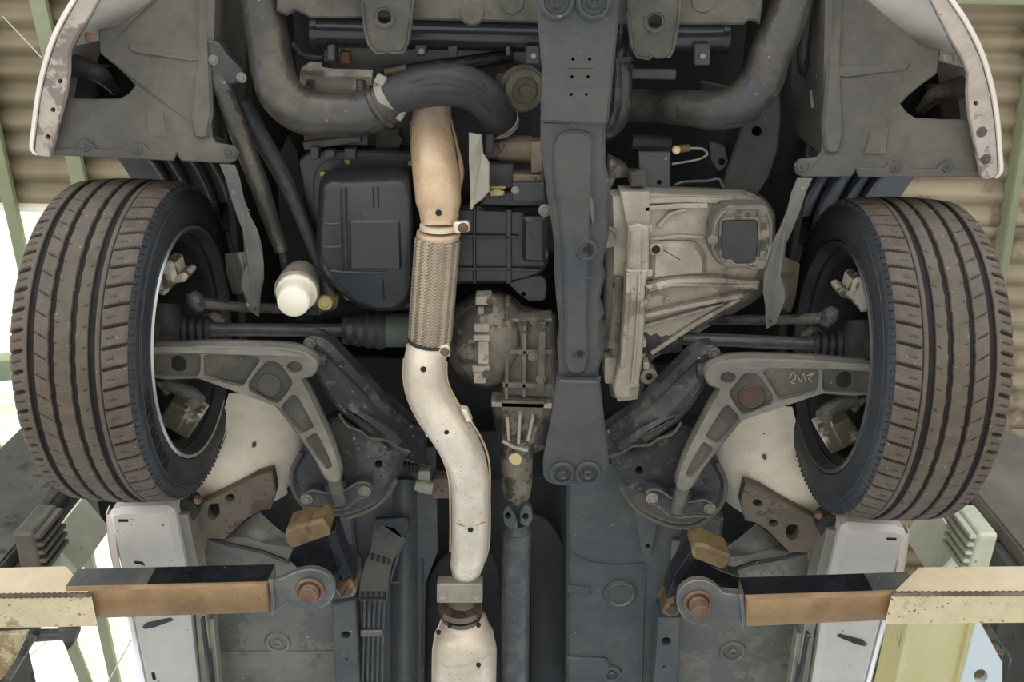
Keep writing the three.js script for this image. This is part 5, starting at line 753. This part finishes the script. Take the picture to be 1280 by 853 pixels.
// ---- body panels, both sides
for (const s of [1, -1]) {
  const o = { side: s }, mx = (v) => s < 0 ? mir(v) : v;
  // bumper corner, traced at the right
  const oe = [[1150, -50], [1183, -4], [1207, 32], [1226, 72], [1238, 115], [1244, 152], [1247, 190], [1248, 217], [1244, 223]], ie = [[1228, 225], [1226, 214], [1219, 178], [1213, 148], [1210, 118], [1211, 92], [1204, 74], [1185, 42], [1166, 4], [1132, -50]];
  const bc = part('bumper_corner', slab([...oe, ...ie], 1.70, 0.012, { b: 0.002, holes: [[1220, 129], [1227, 165], [1232, 199]].map(([x, y]) => circ(x, y, 3.2, 12)), ...o }), M.lip, car, s > 0 ? 'pearl bumper edge with two plugged holes, right' : 'pearl bumper edge with three open holes, left');
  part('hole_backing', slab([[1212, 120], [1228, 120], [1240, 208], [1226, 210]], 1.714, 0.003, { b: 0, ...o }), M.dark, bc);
  if (s > 0) for (const [x, y] of [[1227, 165], [1232, 199]]) part('push_rivet', turned([[0, 0.004], [0.004, 0.004], [0.0045, 0.002], [0.0095, 0.001], [0.0095, -0.003]], mx(P(x, y, 1.70)), DOWN, 20), M.liner, bc);
  const wall = oe.map(([x, y]) => mx(P(x, y, 1.698))), outv = (p, k, dy) => V(p.x + s * k, p.y + dy, p.z + k * 0.3);
  part('bumper_skin', sheet([wall.map((p) => outv(p, 0.001, -0.002)), wall.map((p) => outv(p, 0.010, 0.004)), wall.map((p) => outv(p, 0.022, 0.10)), wall.map((p) => outv(p, 0.02, 0.35))], { pts3: true, th: 0.003, su: 5, sv: 4 }), M.pearl, bc, 'glossy pearl outer skin');
  part('bumper_inside', sheet([[[1050, -50, 1.83], [1100, -50, 1.80], [1145, -50, 1.76]], [[1072, -12, 1.82], [1120, -5, 1.79], [1168, 10, 1.755]], [[1105, 24, 1.81], [1150, 38, 1.79], [1186, 52, 1.765]], [[1150, 64, 1.82], [1175, 76, 1.81], [1203, 84, 1.79]]], { side: s, th: 0.003 }), M.paleIn, bc, 'pale grey inside of the bumper');
  // splash shield with its notch
  const sh = [[1034, -50, 1.80], [1052, -50, 1.80], [1085, 0, 1.77], [1120, 30, 1.755], [1152, 57, 1.75], [1176, 62, 1.75], [1172, 92, 1.745], [1150, 108, 1.745], [1136, 120, 1.745], [1126, 130, 1.745], [1134, 141, 1.742], [1145, 148, 1.74], [1180, 150, 1.735], [1215, 150, 1.73], [1220, 178, 1.725], [1226, 222, 1.715], [1150, 222, 1.715], [1074, 221, 1.715], [1070, 214, 1.715], [1064, 222, 1.715], [1004, 222, 1.72], [996, 218, 1.72], [993, 208, 1.72], [999, 200, 1.725], [1022, 197, 1.725], [1027, 190, 1.73], [1031, 150, 1.74], [1033, 90, 1.755], [1034, 30, 1.78]];
  const sp = part('splash_shield', slab(sh, 1.74, 0.008, { b: 0.003, ...o }), M.liner, car, s > 0 ? 'grey splash shield with a pointed notch, right' : 'grey splash shield with a brown bolt above its notch, left');
  each('moulded_fold', [slab(smooth([[1046, 86, 1.752], [1092, 82, 1.748], [1138, 78, 1.744], [1134, 88, 1.744], [1092, 94, 1.746], [1048, 97, 1.75]], 3), 1.748, 0.01, { b: 0.004, ...o }), slab(smooth([[1036, -40, 1.789], [1050, -40, 1.789], [1052, 80, 1.754], [1050, 190, 1.72], [1032, 190, 1.722], [1036, 60, 1.76]], 3), 1.75, 0.012, { b: 0.005, ...o }), slab([[1112, 150, 1.737], [1117, 151, 1.737], [1088, 192, 1.726], [1078, 194, 1.726]], 1.74, 0.006, { b: 0.002, ...o })], M.liner, sp);
  part('moulded_pad', slab(rounded([[1090, 160, 1.732], [1112, 160, 1.731], [1108, 193, 1.722], [1080, 193, 1.722]], 2, 2), 1.73, 0.006, { b: 0.002, ...o }), M.liner, sp);
  each('lower_flange', [slab([[1070, 210, 1.711], [1105, 211, 1.711], [1112, 203, 1.711], [1124, 201, 1.711], [1134, 208, 1.711], [1140, 212, 1.711], [1172, 212, 1.711], [1178, 204, 1.711], [1188, 203, 1.711], [1196, 212, 1.711], [1224, 215, 1.711], [1225, 222, 1.711], [1074, 222, 1.711]], 1.711, 0.006, { b: 0.002, ...o })], M.liner, sp);
  for (const [x, y, h] of [[1120, 209, 1.711], [1185, 208, 1.711], [1003, 208, 1.718]]) part('push_rivet', turned([[0, 0.006], [0.0035, 0.006], [0.004, 0.003], [0.010, 0.002], [0.0115, 0], [0.0115, -0.002]], mx(P(x, y, h)), DOWN, 22), M.beam, sp);
  part('shield_side', slab([[1033, -50], [1040, -50], [1040, 150], [1034, 196], [1027, 192]], 1.76, 0.22, { b: 0, ...o }), M.liner, sp);
  // things that show in the notch
  part('lamp_bracket', [tube([[1205, 108, 1.86, 14], [1172, 118, 1.86, 11], [1150, 138, 1.9, 6]], { rad: 14, side: s }), slab(rounded([[1168, 110], [1212, 108], [1212, 150], [1180, 150]], 4, 3), 1.90, 0.05, o)], s > 0 ? M.aluBrown : M.beam, car);
  part('shield_clip', slab(rounded([[1180, 68], [1193, 66], [1192, 78], [1180, 78]], 2, 2), 1.735, 0.004, o), s > 0 ? M.zinc : M.rustRing, sp);
  part('cavity_shade_plate', slab([[1090, 40], [1216, 40], [1222, 165], [1090, 165]], 1.98, 0.01, { b: 0, ...o }), M.dark, car);  // added black sheet, paints the dark behind the notch
  part('fender_shade_plate', rbox(0.26, 0.02, 0.75, V(s * 0.72, EYE + 2.15, mx(P(1150, 70, 2.1)).z - 0.06), [0, 0, 0]), M.dark, car);  // black sheet standing in for the shade of the fender hollow
  // hanging strap of the shield, traced at the right
  const stp = [[997, 223, 1.72], [1016, 223, 1.72], [1008, 240, 1.72], [1001, 262, 1.725], [990, 290, 1.73], [983, 305, 1.735], [980, 330, 1.74], [976, 346, 1.74], [981, 360, 1.74], [982, 375, 1.74], [977, 388, 1.75], [971, 404, 1.755], [958, 412, 1.76], [957, 402, 1.76], [957, 385, 1.75], [954, 365, 1.74], [955, 345, 1.74], [958, 325, 1.74], [964, 305, 1.735], [975, 286, 1.73], [984, 264, 1.725], [990, 240, 1.72]];
  const hs = [[978, 281, 1.73, 2.3], [963, 402, 1.757, 2.3]].map(([x, y, h, r]) => circ(x, y, r, 10).map((p) => [...p, h]));
  part('shield_strap', slab(stp, 1.73, 0.004, { b: 0.001, holes: hs, ...o }), M.strap, car, 'thin hanging strap with holes');
  // arch liner round the tyre and the painted panel behind it
  const al = [], rr = 0.405;
  for (const x of [0.60, 0.68, 0.78, 0.875]) al.push([86, 105, 130, 155, 180, 205].map((d) => V(s * x, EYE + HC + 0.03 - Math.cos(d * Math.PI / 180) * rr, WZ + Math.sin(d * Math.PI / 180) * rr)));
  const ln = part('arch_liner', sheet(al, { pts3: true, th: 0.004, su: 6, sv: 6 }), s > 0 ? M.archSkyTint : M.liner, car, s > 0 ? 'ribbed arch liner tinted bluish by sky light in front of the right tyre' : undefined);  // right liner takes the sky-tinted colour, left one the plain liner grey
  for (const x of [0.66, 0.70, 0.75, 0.79]) part('liner_rib', sweep([118, 132, 148, 166].map((d) => V(s * x, EYE + HC + 0.03 - Math.cos(d * Math.PI / 180) * (rr - 0.008), WZ + Math.sin(d * Math.PI / 180) * (rr - 0.008))), [0.008, 0.010, 0.010, 0.008], { rad: 8 }), s > 0 ? M.archSkyTint : M.liner, ln);
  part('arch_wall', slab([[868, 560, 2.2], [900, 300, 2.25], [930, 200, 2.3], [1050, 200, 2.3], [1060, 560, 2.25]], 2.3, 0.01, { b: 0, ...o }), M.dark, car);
  // traced at the left
  const q = { side: -s };
  part('arch_panel', sheet([[[286, 492, 1.88], [266, 556, 1.86], [236, 612, 1.835], [204, 650, 1.835]], [[322, 494, 1.88], [302, 548, 1.855], [270, 604, 1.83], [244, 650, 1.825]], [[352, 510, 1.90], [334, 556, 1.86], [302, 606, 1.825], [262, 643, 1.825]], [[378, 530, 1.92], [366, 572, 1.88], [343, 606, 1.845], [300, 630, 1.84]], [[388, 552, 1.98], [384, 590, 1.95], [362, 615, 1.92], [320, 640, 1.88]]], { th: 0.004, ...q }), M.cream, car, 'cream painted panel behind the tyre');
  part('panel_dent', [slab(smooth([[315, 555], [319, 553], [320, 558], [316, 560]].map((p) => [p[0], p[1], 1.848]), 2), 1.848, 0.003, { b: 0, ...q })], M.rust, car);
  const si = part('sill', slab([[134, 646], [137, 641], [150, 637], [208, 636], [216, 641], [229, 706], [247, 873], [262, 1010], [208, 1010], [183, 873], [163, 775], [144, 690]], 1.70, 0.14, { b: 0.012, ...q }), M.white, car, s > 0 ? 'white right sill with a black slot' : 'white left sill spattered with dark spots');
  part('sill_skin', sheet([[[143, 640, 1.705], [146, 690, 1.705], [165, 775, 1.705], [185, 873, 1.705], [210, 1010, 1.705]], [[133, 644, 1.72], [138, 690, 1.72], [160, 775, 1.72], [180, 873, 1.72], [206, 1010, 1.72]], [[136, 632, 1.80], [140, 690, 1.82], [164, 775, 1.86], [186, 873, 1.88], [212, 1010, 1.88]]], { th: 0.003, ...q }), M.pearl, si);
  for (const r of [[[148, 650], [160, 650], [160, 653], [148, 653]], [[168, 702], [178, 703], [181, 708], [176, 706], [168, 705]], [[189, 842], [193, 841], [195, 850], [191, 851]]]) part('sill_slot', slab(r, 1.6985, 0.003, { b: 0, ...q }), M.dark, si);
  part('dark_wedge', slab([[178, 784], [184, 779], [213, 773], [217, 776], [192, 785], [181, 787]], 1.698, 0.004, { b: 0, ...q }), M.sub, si);  // thin dark wedge laid on the underside of the sill
  part('sill_flange', [slab([[217, 644], [234, 644], [247, 706], [258, 770], [277, 1010], [263, 1010], [244, 770], [231, 706]], 1.725, 0.05, q), slab([[258, 775], [266, 775], [288, 1010], [278, 1010]], 1.74, 0.03, q)], M.zinc, si);
  part('sill_seam', rib([[252, 776], [262, 860], [275, 1000]], 3.5, 1.71, 0.03, q), M.sub, si);
  part('mud_clip', [slab(smooth([[212, 632], [228, 626], [246, 640], [240, 656], [226, 668], [214, 650]], 2), 1.74, 0.05, { b: 0.01, ...q }), tube([[232, 655, 1.76, 4], [240, 672, 1.74, 4], [236, 690, 1.74, 3.5]], { rad: 10, ...q })], M.dark2, car);
  part('clip_bolt', turned([[0, 0.01], [0.008, 0.01], [0.010, 0]], (s > 0 ? mir : (v) => v)(P(248, 624, 1.735)), DOWN, 8), M.rustBolt, si);
  // rusty outrigger plate with holes, traced at the right
  const hh = s > 0 ? [circ(948, 632, 6, 14, 4.5), circ(967, 655, 6, 14, 4.5), rounded([[984, 656], [996, 655], [999, 664], [994, 675], [984, 674], [982, 664]], 4, 3)] : [circ(983, 640, 6, 14, 5), rounded([[996, 645], [1008, 647], [1010, 662], [1002, 668], [994, 660]], 4, 3)];
  const og = part('outrigger', slab([[932, 604, 1.80], [950, 610, 1.80], [975, 625, 1.79], [1006, 642, 1.78], [1034, 656, 1.775], [1038, 690, 1.775], [1034, 724, 1.775], [1012, 726, 1.775], [1010, 692, 1.775], [988, 692, 1.78], [974, 678, 1.78], [960, 664, 1.785], [944, 654, 1.79], [932, 652, 1.80], [926, 630, 1.80]], 1.785, 0.03, { b: 0.003, holes: hh.map((l) => l.map((p) => [...p, 1.785])), ...o }), M.rust, car, s > 0 ? 'rusty plate with three holes' : 'rusty plate with two holes');
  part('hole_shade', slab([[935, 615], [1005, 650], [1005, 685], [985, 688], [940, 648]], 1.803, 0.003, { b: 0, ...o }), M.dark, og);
  part('bracing_shell', [sheet([[[900, 690, 1.84], [925, 672, 1.83], [945, 655, 1.84]], [[915, 702, 1.85], [948, 684, 1.80], [962, 668, 1.83]], [[930, 716, 1.86], [968, 692, 1.83], [986, 690, 1.83]]], { side: s, th: 0.005 }), slab(smooth([[880, 712], [905, 700], [935, 697], [960, 690], [990, 692], [1012, 692], [1012, 730], [880, 732]], 2), 1.80, 0.03, { b: 0.006, ...o })], M.floorGreen, car);
  part('bracing_rib', rib([[905, 718], [940, 706], [975, 700], [1004, 694]], 3.5, 1.793, 0.01, o), M.sub, og);
}
// ---- floor, tunnel, rails
{
  const fp = gpart('floor_pan', car, 'sealed underfloor panels');
  part('floor_panel', slab([[236, 690], [262, 676], [420, 676], [452, 700], [452, 1010], [280, 1010]], 1.84, 0.012), M.floorGreen, fp, 'grey green left floor panel');
  part('floor_panel', slab([[840, 676], [1008, 690], [1036, 700], [1000, 1010], [826, 1010]], 1.84, 0.012), M.floorGreen, fp, 'grey green right floor panel');
  part('floor_panel', slab([[376, 620], [440, 600], [520, 560], [545, 560], [548, 690], [532, 730], [528, 1010], [444, 1010], [444, 700]], 1.855, 0.012), M.floor, fp);
  part('floor_panel', slab([[708, 590], [770, 570], [860, 640], [900, 690], [852, 760], [846, 1010], [706, 1010]], 1.855, 0.012), M.floor, fp, 'dark right footwell panel');
  each('panel_step', [rib([[270, 816], [345, 817], [418, 816]], 2.5, 1.836, 0.008), rib([[860, 888], [1000, 884]], 2.5, 1.836, 0.008)], M.floorGreen, fp);
  part('tunnel_roof', slab([[500, 540], [760, 540], [740, 1010], [500, 1010]], 2.06, 0.01), M.tunnel, fp);
  const wallq = (a, b, c, d) => sheet([[[...a], [...b]], [[...c], [...d]]], { th: 0.006 });
  part('tunnel_wall', [wallq([529, 700, 1.85], [527, 1010, 1.85], [546, 700, 2.06], [540, 1010, 2.06])], M.tunnel, fp); part('tunnel_wall', [wallq([709, 590, 1.85], [707, 1010, 1.85], [692, 590, 2.06], [690, 1010, 2.06])], M.tunnel, fp);
  part('footwell_slope', sheet([[[360, 620, 1.87], [440, 610, 1.86], [540, 600, 1.88], [640, 600, 2.05], [710, 600, 1.88], [800, 640, 1.86], [900, 650, 1.87]], [[350, 560, 2.05], [440, 550, 2.05], [540, 545, 2.08], [640, 545, 2.1], [720, 545, 2.08], [800, 550, 2.05], [900, 560, 2.05]], [[340, 470, 2.45], [440, 470, 2.45], [540, 470, 2.45], [640, 470, 2.45], [720, 470, 2.45], [800, 470, 2.45], [900, 470, 2.45]]], { th: 0.006 }), M.tunnel, fp);
  for (const s of [1, -1]) part('outer_slope', slab([[862, 600, 1.99], [1120, 590, 1.99], [1120, 720, 1.95], [862, 720, 1.95]], 1.88, 0.01, { side: s }), M.floor, fp);
  part('tunnel_lining', sheet([[[660, 640, 1.98], [664, 760, 1.98], [664, 1010, 1.98]], [[684, 652, 1.95], [690, 760, 1.95], [690, 1010, 1.95]], [[706, 690, 1.90], [708, 770, 1.90], [708, 1010, 1.90]]], { th: 0.005 }), M.tunnel, fp);
  part('heat_shield', slab(smooth([[529, 1010], [529, 780], [532, 735], [544, 708], [562, 692], [606, 686], [618, 700], [625, 740], [626, 800], [624, 1010]], 3), 1.93, 0.006, { b: 0.003 }), M.black, car, 'dark rounded heat shield behind the catalyst');
  for (const [a, b, k] of [[[493, 782], [514, 778], 0], [[493, 812], [516, 808], 0], [[493, 842], [518, 836], 0]]) part('pressed_bead', rib([a, [(a[0] + b[0]) / 2, a[1] + 1], b], 4, 1.85, 0.012), M.floor, fp);
  part('tunnel_flank', sheet([[[488, 600, 1.86], [488, 760, 1.855], [486, 1010, 1.855]], [[505, 600, 1.83], [506, 760, 1.825], [504, 1010, 1.825]], [[528, 600, 1.87], [528, 760, 1.865], [526, 1010, 1.865]]], { th: 0.005 }), M.floor, fp);
  part('half_boss', sweep(toW([[484, 668], [498, 672], [506, 684], [506, 698], [498, 708], [488, 708]].map(([x, y]) => [x, y + 20]), 1.835), Array(6).fill(0.004), { rad: 8, seg: 5 }), M.floor, fp);
  // round plugs and bosses
  const boss = (x, y, h, k, m) => { const p = P(x, y, h); part('floor_boss', turned([[0.034 * k, -0.004], [0.031 * k, 0.003], [0.026 * k, 0.005], [0.022 * k, 0.003], [0.020 * k, -0.004], [0.012 * k, -0.004], [0.011 * k, 0.003], [0.006 * k, 0.006], [0.004 * k, 0.001], [0, 0.001]], p, DOWN, 36), m, fp, 'ringed drain boss'); };
  boss(347, 804, 1.838, 1, M.floorGreen); boss(916, 815, 1.838, 1.02, M.floorGreen); boss(765, 843, 1.85, 0.75, M.floor);
  part('floor_plug', turned([[0.042, -0.004], [0.040, 0.002], [0.036, 0.005], [0.032, 0.002], [0.030, -0.001], [0, -0.001]], P(775, 743, 1.852), DOWN, 40), M.floor, fp, 'large round floor plug');
  part('plug_ring', turned([[0.030, 0], [0.0325, 0.006], [0.035, 0]], P(775, 743, 1.852), DOWN, 40), M.ridge, fp);
  part('pressed_bead', slab(rounded([[708, 732], [738, 737], [740, 745], [708, 743]], 3, 3), 1.848, 0.012, { b: 0.004 }), M.floor, fp); part('pressed_bead', slab(rounded([[708, 823], [758, 825], [764, 832], [762, 846], [710, 848]], 4, 3), 1.845, 0.014, { b: 0.005 }), M.floor, fp);
  part('panel_crease', rib([[712, 692], [735, 704], [770, 709], [806, 706]], 3, 1.851, 0.008), M.floor, fp); part('panel_crease', rib([[806, 712], [803, 800], [800, 1000]], 3, 1.851, 0.008), M.floor, fp);
  part('crease_stay', slab([[790, 630], [824, 650], [814, 696], [802, 692]], 1.835, 0.02, { b: 0.003, holes: [circ(810, 683, 3.2)] }), M.floor, fp);
  // rails
  const rl = part('floor_rail', slab([[415, 757], [444, 752], [449, 853], [456, 1010], [424, 1010], [419, 853]], 1.78, 0.07, { b: 0.004, holes: [circ(432, 794, 5.8, 14, 4.6), circ(433, 824, 1.6, 8)] }), M.floor, car, 'left floor rail with a round hole');
  part('rail_end', [slab([[414, 700], [440, 690], [446, 754], [414, 762]], 1.80, 0.06, { b: 0.006 }), slab([[395, 640], [440, 640], [446, 700], [410, 706]], 1.83, 0.04, { b: 0.006 })], M.floor, rl);
  const rr = part('floor_rail', slab([[824, 774], [851, 774], [848, 853], [842, 1010], [811, 1010], [818, 853]], 1.78, 0.07, { b: 0.004, holes: [circ(833, 802, 6.5, 14, 5), circ(830, 834, 1.6, 8)] }), M.floor, car, 'right floor rail with a round hole');
  part('rail_end', slab([[872, 640], [905, 650], [900, 700], [858, 740], [851, 778], [824, 778], [832, 740], [852, 690]], 1.81, 0.05, { b: 0.008 }), M.sub, rr);
  // brake pipes and their bracket at the left
  for (let k = 0; k < 5; k++) part('brake_pipe', tube([[470 + k * 7.2, 690, 1.80, 2], [457 + k * 6.4, 745, 1.80, 2], [455 + k * 6, 790, 1.80, 2], [453 + k * 6.2, 853, 1.80, 2], [450 + k * 6.4, 1010, 1.80, 2]], { rad: 8 }), M.shaft, car, k ? undefined : 'row of thin pipes along the floor');
  const lb = part('pipe_bracket', [slab([[466, 663, 1.80], [478, 656, 1.80], [494, 660, 1.80], [508, 676, 1.80], [501, 690, 1.79], [491, 702, 1.785], [486, 725, 1.78], [484, 753, 1.78], [448, 752, 1.78], [451, 722, 1.78], [456, 706, 1.785], [463, 690, 1.79]], 1.79, 0.006, { b: 0.002 })], M.liner, car, 'grey clip bracket with rows of slots');
  part('bracket_slot', [0, 1, 2, 3, 4].flatMap((k) => [slab(rect(451 + k * 7, 741, 454.5 + k * 7, 746), 1.776, 0.004, { b: 0 }), slab(rect(449.5 + k * 7, 748, 455 + k * 7, 751), 1.776, 0.004, { b: 0 })]).concat([0, 1, 2, 3].map((k) => slab([[464 + k * 7, 693 + k * 2], [468 + k * 7, 694 + k * 2], [467 + k * 7, 701 + k * 2], [463 + k * 7, 700 + k * 2]], 1.785, 0.004, { b: 0 }))), M.dark, lb).userData.kind = 'stuff';
  part('bracket_lid', slab(rounded([[468, 650], [510, 648], [512, 664], [494, 680], [478, 676], [466, 664]], 4, 3), 1.80, 0.012), M.black, lb);
  for (const [x, y] of [[472, 668], [488, 672], [462, 714], [476, 716], [459, 730], [474, 732]]) part('bracket_boss', turned([[0, 0.002], [0.006, 0.002], [0.0085, 0]], P(x, y, 1.785), DOWN, 16), M.beam, lb);
  part('pipe_clip', slab(rect(450, 789, 478, 797, 2), 1.79, 0.006), M.steel, car, 'small clip across the pipes');
  // sensor stub left of the exhaust and small dark forms behind it
  const sb = part('oxygen_sensor', [tube([[519, 606, 1.80, 7], [530, 608, 1.80, 9], [541, 610, 1.80, 9]], { rad: 16 }), slab(rect(522, 590, 538, 612, 3), 1.80, 0.03)], M.zinc, car, 'pale sensor stub behind the exhaust'); part('sensor_block', slab(rect(540, 600, 566, 624, 2), 1.82, 0.04), M.aluBrown, sb);
  part('spring_clip', [0, 1, 2, 3].map((k) => slab(rect(504 + k * 5, 582, 507 + k * 5, 592), 1.82, 0.02)), M.dark2, car).userData.kind = 'stuff';
  part('side_cover_plate', slab([[560, 250], [590, 262], [590, 270], [566, 300]], 1.9, 0.05), M.dark, car).name = 'engine_filler';
}
renderer.render(scene, camera);
